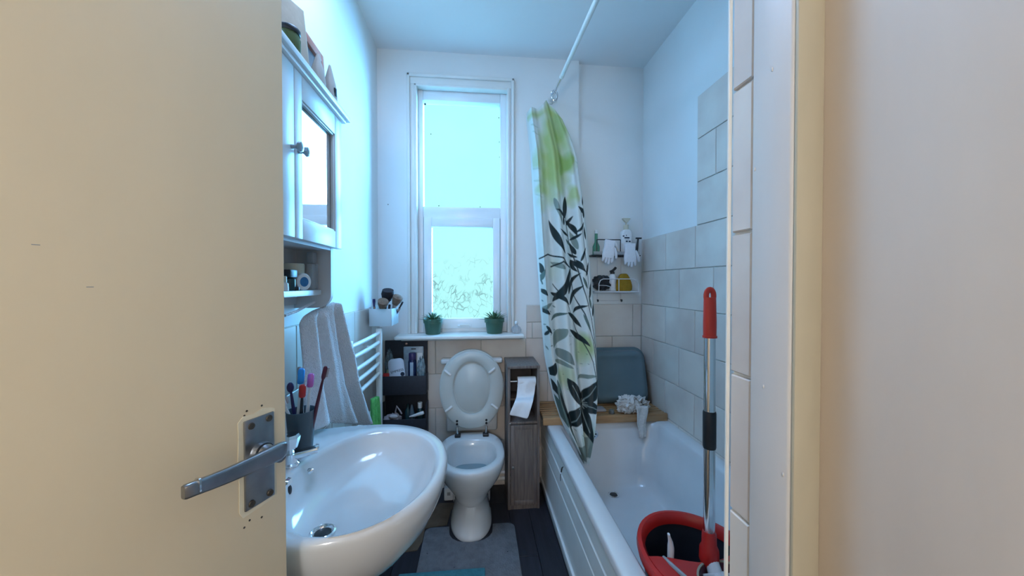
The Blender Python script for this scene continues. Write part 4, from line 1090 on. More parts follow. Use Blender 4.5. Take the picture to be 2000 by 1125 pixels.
for i in range(14):
    t = i / 13
    pts.append([(0.985 + 0.004 * t + lerp(-0.040, 0.040, s) * (1 - 0.5 * t) + 0.003 * math.sin(t * 9), 2.060 - 0.004 * math.sin(s * 9 + t * 4), DZ + lerp(0.100, -0.095, t)) for s in [k / 11 for k in range(12)]])
MB().grid(pts).build('net_tail', M_loofah, lf, solid=0.002, angle=180)

# ------------------------------------------------------------------ mop bucket and mop standing in the bath
mk = thing('mop_bucket', 'dark oval mop bucket with a red rim standing in the bath', 'bucket', (0.69, 1.03, 0.137))
BCX, BCY, RZ = 0.676, 1.010, 0.532
def oval(rx, ry, z, cx=BCX, cy=BCY, n=48): return [(cx + rx * math.cos(2 * math.pi * j / n), cy + ry * math.sin(2 * math.pi * j / n), z) for j in range(n)]
MB().loft([oval(0.125, 0.155, 0.139), oval(0.130, 0.160, 0.145), oval(0.165, 0.205, RZ - 0.004), oval(0.160, 0.200, RZ - 0.004), oval(0.126, 0.156, 0.150)]).build('pail', M_bucket, mk)
MB().loft([oval(0.166, 0.206, RZ - 0.03), oval(0.177, 0.217, RZ - 0.03), oval(0.181, 0.221, RZ - 0.010), oval(0.178, 0.218, RZ + 0.004), oval(0.166, 0.206, RZ + 0.006), oval(0.156, 0.196, RZ - 0.006), oval(0.154, 0.194, RZ - 0.03), oval(0.166, 0.206, RZ - 0.03)], False, False).build('rim', M_red, mk)
# wringer deck over the near part
deck = []
n_ = 24
for j in range(n_ + 1):
    a = math.pi + math.pi * j / n_
    deck.append((BCX + 0.165 * math.cos(a), BCY + 0.205 * math.sin(a)))
def deck_far(x): return BCY - 0.010 - 0.02 * math.cos((x - BCX) / 0.165 * math.pi)
far = [(BCX + lerp(0.165, -0.165, k / 12), deck_far(BCX + lerp(0.165, -0.165, k / 12))) for k in range(13)]
hc = (BCX + 0.014, BCY - 0.112)
mb = MB()
outer = deck[1:-1] + far
no = len(outer)
outer = sorted(outer, key=lambda p: math.atan2(p[1] - hc[1], p[0] - hc[0]))
inn = []
for p in outer:
    a = math.atan2(p[1] - hc[1], p[0] - hc[0]); inn.append((hc[0] + 0.086 * math.cos(a), hc[1] + 0.086 * math.sin(a)))
mb.loft([[(x, y, RZ - 0.02) for x, y in outer], [(x, y, RZ + 0.008) for x, y in outer], [(x, y, RZ + 0.010) for x, y in inn], [(x, y, RZ - 0.04) for x, y in inn], [(x, y, RZ - 0.02) for x, y in outer]], False, False)
mb.build('wringer_deck', M_red, mk, angle=35)
MB().lathe([(0.0845, 0.012), (0.0885, 0.014), (0.0885, 0.018), (0.0825, 0.018), (0.0825, 0.012)], c=(hc[0], hc[1], RZ - 0.008), n=36, c0=False, c1=False).build('gasket', M_ring, mk)
MB().lathe([(0.081, 0.0), (0.076, -0.05), (0.062, -0.085), (0.02, -0.09)], c=(hc[0], hc[1], RZ + 0.008), n=32, c0=False).build('spin_basket', M_maroon, mk)
MB().lathe([(0.060, -0.03), (0.045, 0.0), (0.020, 0.012), (0.012, 0.03)], c=(hc[0], hc[1], RZ - 0.045), n=28).build('basket_cone', M_grey, mk)
cl = MB()
cl.tube([(0.580, 1.020, RZ - 0.025), (0.581, 1.020, RZ + 0.03), (0.579, 1.018, RZ + 0.048), (0.573, 1.015, RZ + 0.065), (0.570, 1.013, RZ + 0.076)], [0.012, 0.0125, 0.0095, 0.006, 0.005], 10, flat=0.7)
cl.build('plug_tab', M_mopwhite, mk)
MB().tube([(0.555, 1.015, RZ + 0.004), (0.575, 0.90, RZ + 0.02), (0.62, 0.80, RZ + 0.004)], 0.006, 8).build('carry_handle', M_grey, mk)

mp_ = thing('mop', 'silver poled mop with a red grip standing in the bucket', 'mop', (0.685, 0.985, RZ))
MX, MY = 0.676, 0.985
def mz(z): return (lerp(MX + 0.004, MX, (z - 0.5) / 0.85), MY, z)
MB().tube([mz(0.615), mz(1.20)], 0.0155, 20).build('pole', M_chrome, mp_)
gr = []
for z, w, d_ in ((1.200, 0.0200, 0.018), (1.206, 0.0200, 0.018), (1.207, 0.0175, 0.017), (1.24, 0.0185, 0.016), (1.29, 0.0180, 0.014), (1.318, 0.0178, 0.012)):
    gr.append([(mz(z)[0] + w * math.cos(q), MY + d_ * math.sin(q), z) for q in [2 * math.pi * j / 24 for j in range(24)]])
g_o = MB().loft(gr).build('grip', M_redgrip, mp_)
MB().tube([(mz(1.33)[0] + 0.0115 * math.cos(q), MY, 1.322 + 0.019 * math.sin(q)) for q in [math.pi * k / 14 for k in range(-3, 18)]], 0.0062, 10, flat=1.3).build('hanging_eye', M_redgrip, mp_)
MB().tube([mz(0.875), mz(0.880), mz(0.980), mz(0.985)], [0.0165, 0.0180, 0.0180, 0.0165], 20).build('clamp_sleeve', M_black, mp_)
MB().tube([mz(0.630), mz(0.622), mz(0.590), mz(0.578), mz(0.545), mz(0.532)], [0.017, 0.0195, 0.0205, 0.026, 0.027, 0.022], 20).build('collar', M_red, mp_)
MB().tube([(MX + 0.004, MY - 0.005, 0.560), (MX + 0.006, MY - 0.03, 0.515), (MX + 0.010, MY - 0.075, 0.485)], [0.017, 0.021, 0.023], 14).build('socket', M_mopwhite, mp_)
rnd = random.Random(11)
mb = MB()
for k in range(46):
    a = 2 * math.pi * k / 46 + rnd.uniform(-0.1, 0.1); r0 = rnd.uniform(0.02, 0.03); r1 = rnd.uniform(0.055, 0.078)
    c0 = Vector((hc[0], hc[1], RZ - 0.02))
    mb.tube([c0 + Vector((r0 * math.cos(a), r0 * math.sin(a), 0.018)), c0 + Vector((0.045 * math.cos(a), 0.045 * math.sin(a), 0.024)), c0 + Vector((r1 * math.cos(a + 0.2), r1 * math.sin(a + 0.2), rnd.uniform(-0.01, 0.012)))], 0.004, 6)
fr_ = mb.build('mop_fringe', M_mopwhite, mp_); fr_['kind'] = 'stuff'

# ------------------------------------------------------------------ shower rail and printed curtain
rail = thing('shower_rail', 'white telescopic shower curtain rail across the bath', 'rail', (0.50, 2.38, 2.586))
def rp(y): return (0.494 + (2.40 - y) * 0.026, y, 2.586)
MB().tube([rp(2.398), rp(2.08)], 0.0088, 16).build('inner_pole', M_chrome, rail)
MB().tube([rp(2.10), rp(0.565)], 0.0120, 16).build('outer_pole', M_gloss, rail)
MB().tube([rp(2.112), rp(2.085)], 0.0135, 16).build('joint_collar', M_gloss, rail)
MB().tube([rp(2.3985), rp(2.385)], 0.022, 18).build('end_cap', M_gloss, rail)

NZ, NS = 640, 200
zrow = [2.520, 2.494, 2.19, 1.75, 1.214, 0.918, 0.700, 0.560, 0.47, 0.40]
YYr = [2.305, 2.30, 2.27, 2.20, 2.12, 2.05, 1.985, 1.92, 1.88, 1.85]
Lr = [0.330, 0.318, 0.345, 0.357, 0.379, 0.394, 0.433, 0.475, 0.525, 0.563]
Rr = [0.505, 0.540, 0.640, 0.684, 0.716, 0.709, 0.690, 0.652, 0.615, 0.583]
tz = np.linspace(0, 1, NZ)
zz_ = 2.512 + (0.40 - 2.512) * tz
ordz = -zz_
Yv = np.interp(ordz, -np.array(zrow), YYr); Lv = np.interp(ordz, -np.array(zrow), Lr); Rv = np.interp(ordz, -np.array(zrow), Rr)
ker = np.ones(25) / 25
sm = lambda q: np.convolve(np.pad(q, 12, mode='edge'), ker, 'valid')
Yv, Lv, Rv = sm(Yv), sm(Lv), sm(Rv)
ss = np.linspace(0, 1, NS)
T, S = np.meshgrid(tz, ss, indexing='ij')
wv = (Rv - Lv)[:, None]
ph1 = 0.8 * np.sin(T * 3.0)
fold = np.cos(2 * np.pi * (2.6 * S ** 0.9) + 0.5 + ph1) * 0.024 + np.cos(2 * np.pi * 5.3 * S + 1.0 + 2.2 * T) * 0.008
fold *= (0.45 + 0.55 * np.minimum(1, T * 3))
lefts = np.clip((0.10 - S) / 0.10, 0, 1)
X = Lv[:, None] + wv * (S + 0.02 * np.sin(2 * np.pi * 2.6 * S + ph1)) + lefts * 0.004
Y = Yv[:, None] + fold + lefts * 0.07
Z = np.repeat(zz_[:, None], NS, 1)
# top hem: corner to the window side droops, the rest is gathered under the ring
top = np.clip((0.10 - T) / 0.10, 0, 1)
Z = Z + top * (-0.022 + 0.05 * np.exp(-((S - 0.62) / 0.16) ** 2) - 0.035 * np.clip((S - 0.75) / 0.25, 0, 1))
verts = np.stack([X, Y, Z], -1).reshape(-1, 3)
idx = np.arange(NZ * NS).reshape(NZ, NS)
faces = np.stack([idx[:-1, :-1], idx[:-1, 1:], idx[1:, 1:], idx[1:, :-1]], -1).reshape(-1, 4)
cme = bpy.data.meshes.new('shower_curtain')
corg = Vector((0.53, 2.05, 0.40))
cme.from_pydata((verts - np.array(corg)).tolist(), [], faces.tolist())
cme.polygons.foreach_set('use_smooth', [True] * len(cme.polygons))
# the print, laid out in curtain coordinates (across, down)
PYT, PYB = 208.0, 905.0
pyv = PYT + T * (PYB - PYT)
pl_ = np.interp(pyv, [208, 300, 430, 600, 700, 780, 850, 905], [1028, 1038, 1045, 1056, 1065, 1083, 1105, 1140])
pr_ = np.interp(pyv, [208, 300, 430, 600, 700, 780, 850, 905], [1094, 1126, 1145, 1163, 1168, 1168, 1163, 1148])
PX = pl_ + S * (pr_ - pl_); PY = pyv
rng = np.random.RandomState(5)
def snoise(fx, fy, seed):
    r = np.random.RandomState(seed); q = np.zeros_like(PX)
    for _ in range(5):
        q += np.sin(PX * fx * r.uniform(0.5, 1.5) + PY * fy * r.uniform(-1.2, 1.2) + r.uniform(0, 6))
    return q / 5
col = np.ones(PX.shape + (3,)) * np.array([0.74, 0.76, 0.72])
def blend(mask, c):
    global col
    m_ = np.clip(mask, 0, 1)[..., None]; col = col * (1 - m_) + np.array(c) * m_
def blob(cx, cy, rx, ry, k=1.0, n=0.35, seed=0):
    d_ = ((PX - cx) / rx) ** 2 + ((PY - cy) / ry) ** 2
    return k * np.clip(1.15 - d_ + n * snoise(0.22, 0.16, seed), 0, 1)
GR = (0.30, 0.44, 0.10); YG = (0.42, 0.52, 0.16); PG = (0.52, 0.60, 0.36)
blend(0.75 * np.clip(1 - np.abs(PY - 225) / 14 + 0.3 * snoise(.2, .3, 1), 0, 1), YG)
blend(blob(1084, 300, 34, 110, 0.9, 0.45, 2), YG)
blend(blob(1082, 365, 34, 60, 0.7, 0.5, 3), YG)
blend(blob(1108, 335, 20, 26, 0.9, 0.6, 4), GR)
blend(blob(1096, 250, 14, 40, 0.6, 0.5, 14), GR)
blend(blob(1048, 325, 16, 22, 0.5, 0.6, 5), YG)
blend(blob(1056, 395, 14, 12, 0.6, 0.6, 6), YG)
blend(blob(1122, 405, 12, 26, 0.8, 0.7, 7), YG)
blend(blob(1066, 425, 18, 22, 0.5, 0.6, 8), PG)
blend(blob(1142, 715, 18, 32, 0.75, 0.5, 9), (0.33, 0.45, 0.10))
blend(blob(1110, 770, 16, 26, 0.6, 0.5, 10), (0.38, 0.48, 0.16))
blend(blob(1085, 560, 16, 26, 0.35, 0.5, 11), PG)
blend(blob(1148, 865, 14, 30, 0.4, 0.5, 12), (0.28, 0.38, 0.18))
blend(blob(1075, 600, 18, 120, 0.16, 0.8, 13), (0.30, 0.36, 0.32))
def leaf(x0, y0, x1, y1, w, c, bend=0.0, k=1.0):
    dx, dy = x1 - x0, y1 - y0; L_ = math.hypot(dx, dy); ux, uy = dx / L_, dy / L_
    a_ = ((PX - x0) * ux + (PY - y0) * uy) / L_; b_ = (PX - x0) * -uy + (PY - y0) * ux
    b_ = b_ - bend * L_ * np.sin(np.pi * np.clip(a_, 0, 1))
    half = w / 2 * np.sin(np.pi * np.clip(a_, 0, 1) ** 0.8) ** 0.8
    m_ = np.clip((half - np.abs(b_)) * 1.3 + 0.2, 0, 1) * ((a_ > 0) & (a_ < 1))
    blend(m_ * k, c)
def stem(pts, w, c):
    for (xa_, ya_), (xb_, yb_) in zip(pts[:-1], pts[1:]):
        dx, dy = xb_ - xa_, yb_ - ya_; L2 = dx * dx + dy * dy + 1e-9
        t_ = np.clip(((PX - xa_) * dx + (PY - ya_) * dy) / L2, 0, 1)
        d_ = np.hypot(PX - xa_ - t_ * dx, PY - ya_ - t_ * dy)
        blend(np.clip(w / 2 - d_ + 0.5, 0, 1), c)
DK = (0.010, 0.020, 0.020); MG = (0.10, 0.15, 0.13); LG = (0.24, 0.29, 0.25)
for x, y in ((1046, 250), (1049, 268), (1120, 250), (1126, 285), (1050, 345), (1052, 372), (1130, 330), (1056, 405)):
    leaf(x - 10, y - 4, x + 12, y + 5, 4, (0.50, 0.56, 0.46), 0.2, 0.7)
# grey leaves
leaf(1082, 412, 1100, 470, 9, LG); leaf(1107, 678, 1086, 714, 20, LG, 0.1); leaf(1091, 717, 1124, 746, 17, MG, -0.05, 0.8); leaf(1090, 735, 1122, 752, 8, LG)
leaf(1080, 662, 1110, 647, 7, MG, -0.1); leaf(1130, 770, 1165, 765, 8, LG); leaf(1135, 905, 1155, 862, 18, LG); leaf(1090, 800, 1112, 850, 12, MG)
leaf(1060, 640, 1085, 628, 9, LG); leaf(1105, 560, 1080, 545, 10, LG); leaf(1130, 520, 1118, 480, 8, LG)
# stems
stem([(1107, 445), (1116, 500), (1128, 545), (1140, 600), (1155, 660), (1164, 720), (1165, 770)], 1.6, DK)
stem([(1119, 560), (1126, 610), (1142, 650), (1158, 700), (1164, 760)], 1.6, DK)
stem([(1085, 590), (1108, 630), (1135, 690), (1156, 740), (1163, 775)], 1.4, DK)
stem([(1135, 440), (1140, 500), (1148, 560), (1152, 600)], 1.4, DK)
stem([(1050, 540), (1075, 530), (1100, 538), (1112, 552)], 3, DK); stem([(1082, 555), (1100, 545), (1118, 556)], 3, DK); stem([(1048, 545), (1060, 590)], 2, MG)
# upper sprays
leaf(1106, 455, 1109, 406, 12, DK); leaf(1105, 452, 1084, 436, 7, DK, 0.1); leaf(1104, 470, 1103, 448, 6, DK); leaf(1106, 529, 1076, 456, 10, DK, -0.04)
leaf(1143, 446, 1128, 430, 9, DK, 0.1); leaf(1142, 455, 1142, 432, 6, DK); leaf(1141, 428, 1142, 405, 5, DK)
leaf(1108, 458, 1128, 492, 8, DK, -0.1); leaf(1110, 470, 1122, 448, 6, DK); leaf(1125, 485, 1142, 462, 6, DK, 0.1); leaf(1116, 492, 1092, 478, 6, DK); leaf(1118, 500, 1136, 486, 6, DK)
leaf(1122, 512, 1108, 498, 6, MG); leaf(1128, 530, 1118, 505, 7, DK); leaf(1130, 536, 1112, 527, 6, DK); leaf(1134, 545, 1146, 515, 6, DK); leaf(1146, 500, 1141, 470, 5, DK); leaf(1140, 560, 1128, 540, 7, DK); leaf(1120, 540, 1132, 566, 8, DK, 0.1)
leaf(1145, 575, 1152, 545, 6, DK); leaf(1148, 600, 1138, 575, 6, MG); leaf(1152, 620, 1158, 585, 6, DK); leaf(1155, 640, 1150, 612, 6, MG); leaf(1158, 655, 1161, 628, 6, DK)
# middle sprays
leaf(1085, 626, 1121, 556, 14, DK, 0.05); leaf(1112, 611, 1136, 567, 9, DK, -0.08); leaf(1114, 632, 1141, 592, 9, DK, -0.06); leaf(1124, 648, 1148, 633, 7, DK, -0.12); leaf(1080, 607, 1113, 633, 9, DK, -0.08)
leaf(1108, 646, 1139, 677, 10, DK, -0.08); leaf(1112, 679, 1152, 713, 10, DK, -0.05); leaf(1120, 540, 1146, 568, 8, DK); leaf(1140, 650, 1155, 690, 5, MG)
# left fold
leaf(1057, 600, 1073, 614, 9, DK); leaf(1058, 640, 1079, 650, 9, DK); leaf(1052, 545, 1064, 575, 10, DK); leaf(1055, 585, 1066, 560, 9, MG); leaf(1068, 672, 1082, 688, 7, DK); leaf(1066, 692, 1076, 676, 6, DK); leaf(1062, 700, 1070, 712, 4, MG)
for k in range(14):
    x, y = rng.uniform(1062, 1092), rng.uniform(615, 735); leaf(x, y, x + rng.uniform(-7, 7), y + rng.uniform(-9, 9), 3, MG, 0, 0.8)
leaf(1092, 741, 1073, 768, 16, DK, -0.1); leaf(1078, 770, 1098, 800, 10, DK); leaf(1092, 770, 1120, 862, 12, MG); leaf(1098, 792, 1122, 850, 8, DK); leaf(1100, 815, 1135, 885, 6, MG)
for k in range(60):
    x, y = rng.uniform(1085, 1165), rng.uniform(690, 900); leaf(x, y, x + rng.uniform(-4, 4), y + rng.uniform(-4, 4), 1.8, MG, 0, 0.7)
# the big flower
FX, FY = 1139, 817
for (x1_, y1_, w_) in ((1112, 769, 20), (1168, 771, 22), (1117, 856, 22), (1169, 823, 20), (1155, 874, 17)):
    leaf(FX, FY, x1_, y1_, w_, DK, 0.02)
    stem([(FX + (x1_ - FX) * 0.1, FY + (y1_ - FY) * 0.1), (FX + (x1_ - FX) * 0.75, FY + (y1_ - FY) * 0.75)], 1.0, (0.30, 0.36, 0.34))
for k in range(14):
    a = 2 * math.pi * k / 14; stem([(FX, FY), (FX + 9 * math.cos(a), FY + 9 * math.sin(a))], 0.8, (0.42, 0.46, 0.42))
blend(np.clip(4 - np.hypot(PX - FX, PY - FY), 0, 1), DK)
# hem
blend(np.clip((0.022 - S) / 0.006, 0, 1), (0.82, 0.84, 0.82))
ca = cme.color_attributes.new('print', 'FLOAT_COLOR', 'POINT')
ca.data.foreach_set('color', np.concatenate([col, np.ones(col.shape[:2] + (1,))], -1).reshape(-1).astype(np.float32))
mc_ = bpy.data.materials.new('printed_curtain'); mc_.use_nodes = True
N = mc_.node_tree.nodes; L = mc_.node_tree.links
p = N['Principled BSDF']; p.inputs['Roughness'].default_value = 0.55
at = N.new('ShaderNodeAttribute'); at.attribute_name = 'print'
L.new(at.outputs['Color'], p.inputs['Base Color'])
tl = N.new('ShaderNodeBsdfTranslucent'); L.new(at.outputs['Color'], tl.inputs['Color'])
ms = N.new('ShaderNodeMixShader'); ms.inputs[0].default_value = 0.30
L.new(p.outputs[0], ms.inputs[1]); L.new(tl.outputs[0], ms.inputs[2]); L.new(ms.outputs[0], N['Material Output'].inputs[0])
cme.materials.append(mc_)
cur = bpy.data.objects.new('shower_curtain', cme); COL.objects.link(cur); cur.location = corg; ORG[cur.name] = corg
tag(cur, 'green and white shower curtain printed with dark leaves and a flower', 'curtain')
for k, (x, y) in enumerate(((0.458, 2.30), (0.475, 2.285), (0.492, 2.300))):
    MB().tube([(0.497 + 0.021 * math.cos(q) * (1 if k % 2 else 0.9) + (k - 1) * 0.004, y + 0.012 * math.sin(q) * (k - 1), 2.568 + 0.034 * math.sin(q)) for q in [2 * math.pi * j / 24 for j in range(25)]], 0.0022, 8).build('curtain_ring', M_chrome, cur)

# ------------------------------------------------------------------ wire shower rack and its things
cd_ = thing('shower_rack', 'two tier wire shower rack on the alcove wall', 'rack', (0.93, 2.38, 1.23))
YW = YA - 0.004
def rect_path(x0, x1, y0, y1, z): return [(x0, y0, z), (x1, y0, z), (x1, y1, z), (x0, y1, z), (x0, y0, z)]
# upper black tier
MB().tube(rect_path(0.765, 1.100, 2.335, YW - 0.006, 1.545), 0.0045, 8).build('upper_shelf_frame', M_wireblk, cd_)
MB().tube([(0.800, 2.345, 1.652), (0.965, 2.345, 1.652)], 0.0035, 8).build('upper_guard', M_wireblk, cd_)
for k in range(9):
    x = lerp(0.79, 1.075, k / 8); MB().tube([(x, 2.335, 1.545), (x, YW - 0.006, 1.545)], 0.002, 6).build('shelf_wire', M_wireblk, cd_)
for x in (0.800, 0.965): MB().tube([(x, 2.345, 1.545), (x, 2.345, 1.652)], 0.003, 6).build('guard_post', M_wireblk, cd_)
MB().box(0.775, 1.095, 2.333, 2.337, 1.550, 1.572, 0.001).build('glass_edge', M_clear, cd_)
for x in (0.835, 1.005):
    MB().tube([(x, YW - 0.004, 1.66), (x, YW - 0.004, 1.24)], 0.0025, 6).build('hanger_wire', M_wire, cd_)
# lower white tier
MB().tube(rect_path(0.785, 1.095, 2.335, YW - 0.006, 1.300), 0.0048, 8).build('lower_shelf_frame', M_wire, cd_)
for k in range(9):
    x = lerp(0.80, 1.08, k / 8); MB().tube([(x, 2.335, 1.300), (x, YW - 0.006, 1.300)], 0.002, 6).build('shelf_wire', M_wire, cd_)
gp = [(0.812, 2.333, 1.302), (0.812, 2.333, 1.355), (0.822, 2.333, 1.378), (0.842, 2.333, 1.387), (1.05, 2.333, 1.387), (1.075, 2.333, 1.378), (1.088, 2.333, 1.355), (1.088, 2.333, 1.302)]
MB().tube(gp, 0.003, 8).build('lower_guard', M_wire, cd_)
MB().tube([(0.95, 2.333, 1.302), (0.95, 2.333, 1.387)], 0.0025, 6).build('guard_wire', M_wire, cd_)
MB().tube([(0.812, 2.333, 1.345), (0.86, 2.331, 1.343), (0.91, 2.331, 1.330)], 0.002, 6).build('guard_wire', M_wire, cd_)
MB().tube([(0.835, YW - 0.004, 1.236), (1.005, YW - 0.004, 1.236)], 0.002, 6).build('hook_bar', M_wire, cd_)
for x in (0.835, 1.005):
    MB().tube([(x, YW - 0.004, 1.245), (x, YW - 0.012, 1.230), (x, YW - 0.022, 1.232), (x, YW - 0.024, 1.245)], 0.004, 8).build('hook', M_wireblk, cd_)

gb = thing('green_bottle', 'slim green bottle at the curtain end of the upper rack', 'bottle', (0.805, 2.38, 1.548))
MB().lathe([(0.022, 0), (0.024, 0.003), (0.024, 0.060), (0.011, 0.090), (0.010, 0.150)], c=(0.806, 2.375, 1.5475), n=20).build('bottle_body', M_greenbot, gb)
MB().lathe([(0.011, 0.148), (0.011, 0.168), (0.009, 0.170)], c=(0.806, 2.375, 1.5475), n=16).build('cap', M_white, gb)
pbm = thing('pump_bottle', 'white pump bottle with a cream top on the rack', 'bottle', (1.022, 2.385, 1.548))
MB().loft([[(1.022 + x, 2.388 + y, 1.5475 + z) for x, y in rrect(-w_, w_, -0.024, 0.024, 0.018, 5)] for z, w_ in ((0, 0.038), (0.004, 0.041), (0.15, 0.041), (0.170, 0.034), (0.178, 0.020))]).build('bottle_body', M_white, pbm)
MB().lathe([(0.0185, 0.176), (0.0185, 0.212), (0.008, 0.214), (0.0055, 0.215), (0.0055, 0.236)], c=(1.022, 2.388, 1.5475), n=20).build('collar', M_cream, pbm)
MB().loft([[(1.022 + x, 2.388 + y, 1.5475 + z) for x, y in rrect(-w_, w_, -0.012, 0.012, 0.009, 5)] for z, w_ in ((0.230, 0.010), (0.246, 0.024), (0.254, 0.030), (0.258, 0.028))]).build('pump_head', M_cream, pbm)
for (x0, x1, z0, z1) in ((-0.034, -0.022, 0.128, 0.137), (-0.010, -0.006, 0.132, 0.142), (-0.022, 0.014, 0.116, 0.126), (-0.016, 0.012, 0.108, 0.1095), (-0.012, 0.002, 0.092, 0.102), (0.008, 0.022, 0.092, 0.101)):
    MB().box(1.022 + x0, 1.022 + x1, 2.3628, 2.3641, 1.5475 + z0, 1.5475 + z1, 0.0004, 1).build('print_mark', M_print, pbm)


def glove(label, cx, y, ztop, sc, tilt, lens):
    """hanging cuff up, fingers down, laid over the front rail"""
    R = Matrix.Translation((cx, y, ztop)) @ Matrix.Rotation(math.radians(tilt), 4, 'Y')
    mb = MB()
    rings = []
    for z, w, d_ in ((0.0, 0.036, 0.010), (-0.004, 0.037, 0.012), (-0.05, 0.036, 0.013), (-0.075, 0.041, 0.015), (-0.105, 0.043, 0.014), (-0.125, 0.040, 0.012)):
        rings.append([(x * sc, yy, z * sc) for x, yy in rrect(-w, w, -d_, d_, d_ * 0.85, 5)])
    mb.loft(rings)
    for k in range(4):
        x = -0.030 + 0.020 * k
        l_ = lens[k]
        mb.tube([(x * sc, 0, -0.112 * sc), ((x * 1.05) * sc, -0.004, (-0.118 - l_ * 0.5) * sc), ((x * 1.12) * sc, 0.000, (-0.118 - l_) * sc), ((x * 1.12) * sc, 0.001, (-0.124 - l_) * sc)], [0.0105 * sc, 0.0100 * sc, 0.0085 * sc, 0.004 * sc], 10)
    mb.tube([(0.034 * sc, 0, -0.05 * sc), (0.052 * sc, -0.002, -0.085 * sc), (0.060 * sc, -0.003, -0.118 * sc), (0.061 * sc, -0.003, -0.125 * sc)], [0.012 * sc, 0.011 * sc, 0.009 * sc, 0.004 * sc], 10)
    return tag(mb.build('glove', M_glove, M=R, angle=60), label, 'glove', 'white gloves on the rack')


glove('white glove hung between the green bottle and the pump bottle', 0.882, 2.315, 1.645, 0.95, 8, (0.030, 0.042, 0.046, 0.034))
glove('white glove hung in front of the pump bottle', 1.018, 2.315, 1.625, 1.0, -1, (0.018, 0.030, 0.036, 0.024))
tag(MB().tube([(0.935, 2.365, 1.640), (0.955, 2.365, 1.590), (0.968, 2.365, 1.560)], [0.012, 0.014, 0.010], 12).build('white_applicator', M_white), 'white tube tilted between the two gloves', 'tube')
rz = thing('razor', 'black razor standing at the corner end of the rack', 'razor', (1.085, 2.35, 1.548))
MB().tube([(1.080, 2.355, 1.5500), (1.086, 2.355, 1.60), (1.093, 2.355, 1.660)], [0.008, 0.0085, 0.006], 10).build('handle', M_black, rz)
MB().box(1.076, 1.116, 2.346, 2.360, 1.660, 1.670, 0.002).build('blade_head', M_black, rz)
MB().box(1.070, 1.088, 2.343, 2.349, 1.550, 1.558, 0.002).build('steel_foot', M_chrome, rz)
crinkle('black_scrunch_cloth', 'black crumpled sponge in the lower rack', 'sponge', (0.850, 2.385, 1.362), (0.058, 0.030, 0.048), M_black, 21, 4)
spb = thing('spray_bottle', 'small white spray bottle with a black trigger in the lower rack', 'bottle', (0.925, 2.385, 1.304))
MB().lathe([(0.022, 0), (0.024, 0.004), (0.024, 0.085), (0.020, 0.105), (0.012, 0.118)], c=(0.925, 2.385, 1.3055), n=20).build('bottle_body', M_white, spb)
MB().lathe([(0.015, 0.116), (0.015, 0.130), (0.010, 0.135)], c=(0.925, 2.385, 1.3055), n=16).build('collar', M_black, spb)
MB().tube([(0.905, 2.38, 1.4385), (0.925, 2.38, 1.445), (0.940, 2.378, 1.458), (0.946, 2.377, 1.468)], [0.006, 0.008, 0.009, 0.008], 10).build('trigger', M_black, spb)
rings = []
for z, w in ((0, 0.046), (0.006, 0.056), (0.03, 0.059), (0.06, 0.052), (0.09, 0.040), (0.112, 0.026), (0.118, 0.012)):
    rings.append([(1.002 + x + 0.010 * z, 2.380 + y, 1.3055 + z) for x, y in rrect(-w, w, -0.026, 0.026, 0.0115 if w < 0.02 else 0.022, 5)])
tag(MB().loft(rings).build('bath_sponge', M_yellow), 'mustard yellow sponge in the lower rack', 'sponge')

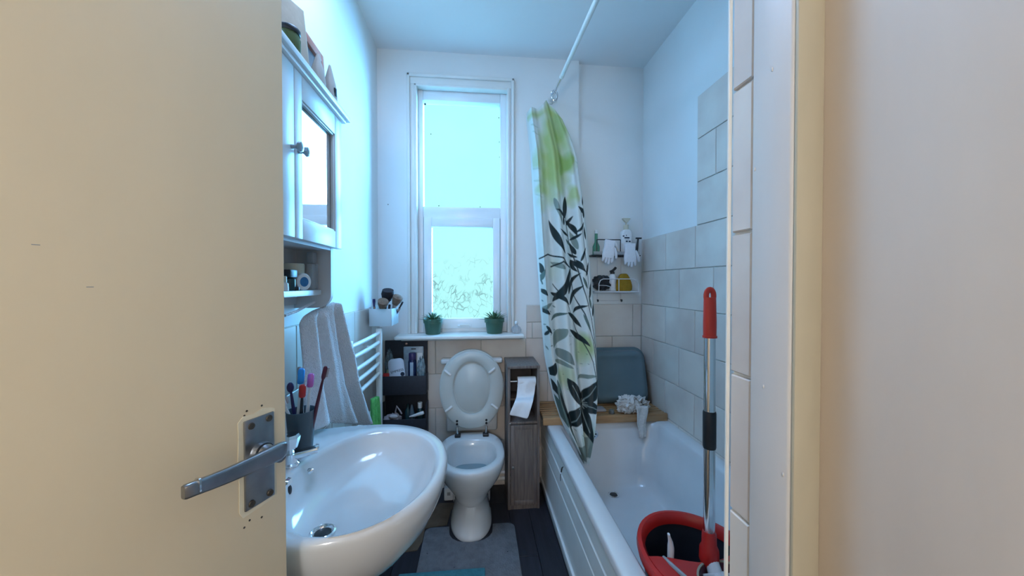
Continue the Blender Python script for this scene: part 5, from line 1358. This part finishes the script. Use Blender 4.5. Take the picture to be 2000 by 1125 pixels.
# ------------------------------------------------------------------ plants and bottle on the windowsill
def plant(x, y, label, seed, r=1.0):
    z = 1.0315
    t = thing('potted_succulent', label, 'plant', (x, y, z), 'succulents on the windowsill')
    MB().lathe([(0.044 * r, 0), (0.046 * r, 0.003), (0.055 * r, 0.072), (0.060 * r, 0.073), (0.062 * r, 0.098), (0.058 * r, 0.099), (0.054 * r, 0.085)], c=(x, y, z), n=32).build('pot', M_pot, t)
    MB().lathe([(0.055 * r, 0.080), (0.02, 0.088)], c=(x, y, z), n=24, c0=True).build('soil', M_soil, t)
    rnd = random.Random(seed)
    mb = MB()
    n = 9
    rings = []
    for i in range(n):
        q = i / (n - 1)
        w = 0.0085 * (1 - q ** 2.2) + 0.0004; h = 0.0035 * (1 - q) + 0.0005
        rings.append([(w * math.cos(a_), -0.016 * q * q + h * math.sin(a_), q) for a_ in [2 * math.pi * j / 6 for j in range(6)]])
    mb.loft(rings)
    lm = bpy.data.meshes.new('leaf'); lm.from_pydata(mb.v, [], mb.f)
    lm.polygons.foreach_set('use_smooth', [True] * len(lm.polygons)); lm.materials.append(M_leaf)
    for k in range(40):
        ring = k / 40
        az = k * 2.39996 + rnd.uniform(-0.2, 0.2)
        el = math.radians(lerp(82, 12, ring ** 0.8) + rnd.uniform(-8, 8))
        L_ = lerp(0.060, 0.080, ring) * rnd.uniform(0.85, 1.15) * r
        o = bpy.data.objects.new('leaf', lm); COL.objects.link(o); o.parent = t
        M_ = Matrix.Rotation(az, 4, 'Z') @ Matrix.Rotation(math.pi / 2 - el, 4, 'X') @ Matrix.Diagonal((1, 1, L_, 1))
        d_ = Vector((math.sin(az), -math.cos(az), 0))
        o.matrix_local = Matrix.Translation((-d_.x * 0.012 * ring * -1, -d_.y * 0.012 * ring * -1, 0.084)) @ M_
    return t


plant(-0.284, 2.345, 'green potted succulent at the left end of the windowsill', 1)
plant(0.112, 2.345, 'green potted succulent at the right end of the windowsill', 2, 1.06)
sbt = thing('glass_vial', 'small cut glass bottle at the end of the sill', 'bottle', (0.262, 2.33, 1.031))
MB().lathe([(0.022, 0), (0.031, 0.006), (0.034, 0.022), (0.026, 0.040), (0.010, 0.052), (0.008, 0.060)], c=(0.255, 2.335, 1.0315), n=10).build('bottle_body', M_clear, sbt, angle=15)
MB().lathe([(0.009, 0.060), (0.011, 0.063), (0.010, 0.074), (0.004, 0.080)], c=(0.255, 2.335, 1.0315), n=12).build('stopper', M_white, sbt)
for (x, z) in ((-0.575, 1.87),):
    MB().lathe([(0.0035, 0), (0.0025, 0.002)], n=8, M=Matrix.Translation((x, YB, z)) @ Matrix.Rotation(math.pi / 2, 4, 'X')).build('nail', M_brass, wb)

# ------------------------------------------------------------------ ring around the added fill lamp, unseen above the view
cl_ = thing('added_ceiling_lamp', 'unseen white ceiling lamp ring added with the bathroom fill light', 'lamp', (-0.28, 1.2, 2.81))
MB().lathe([(0.24, 0.06), (0.27, 0.06), (0.27, 0.012), (0.255, 0.010), (0.255, 0.06)], c=(-0.28, 1.2, 2.8095), n=40, c0=False, c1=False).build('fill_lamp_ring', M_gloss, cl_)
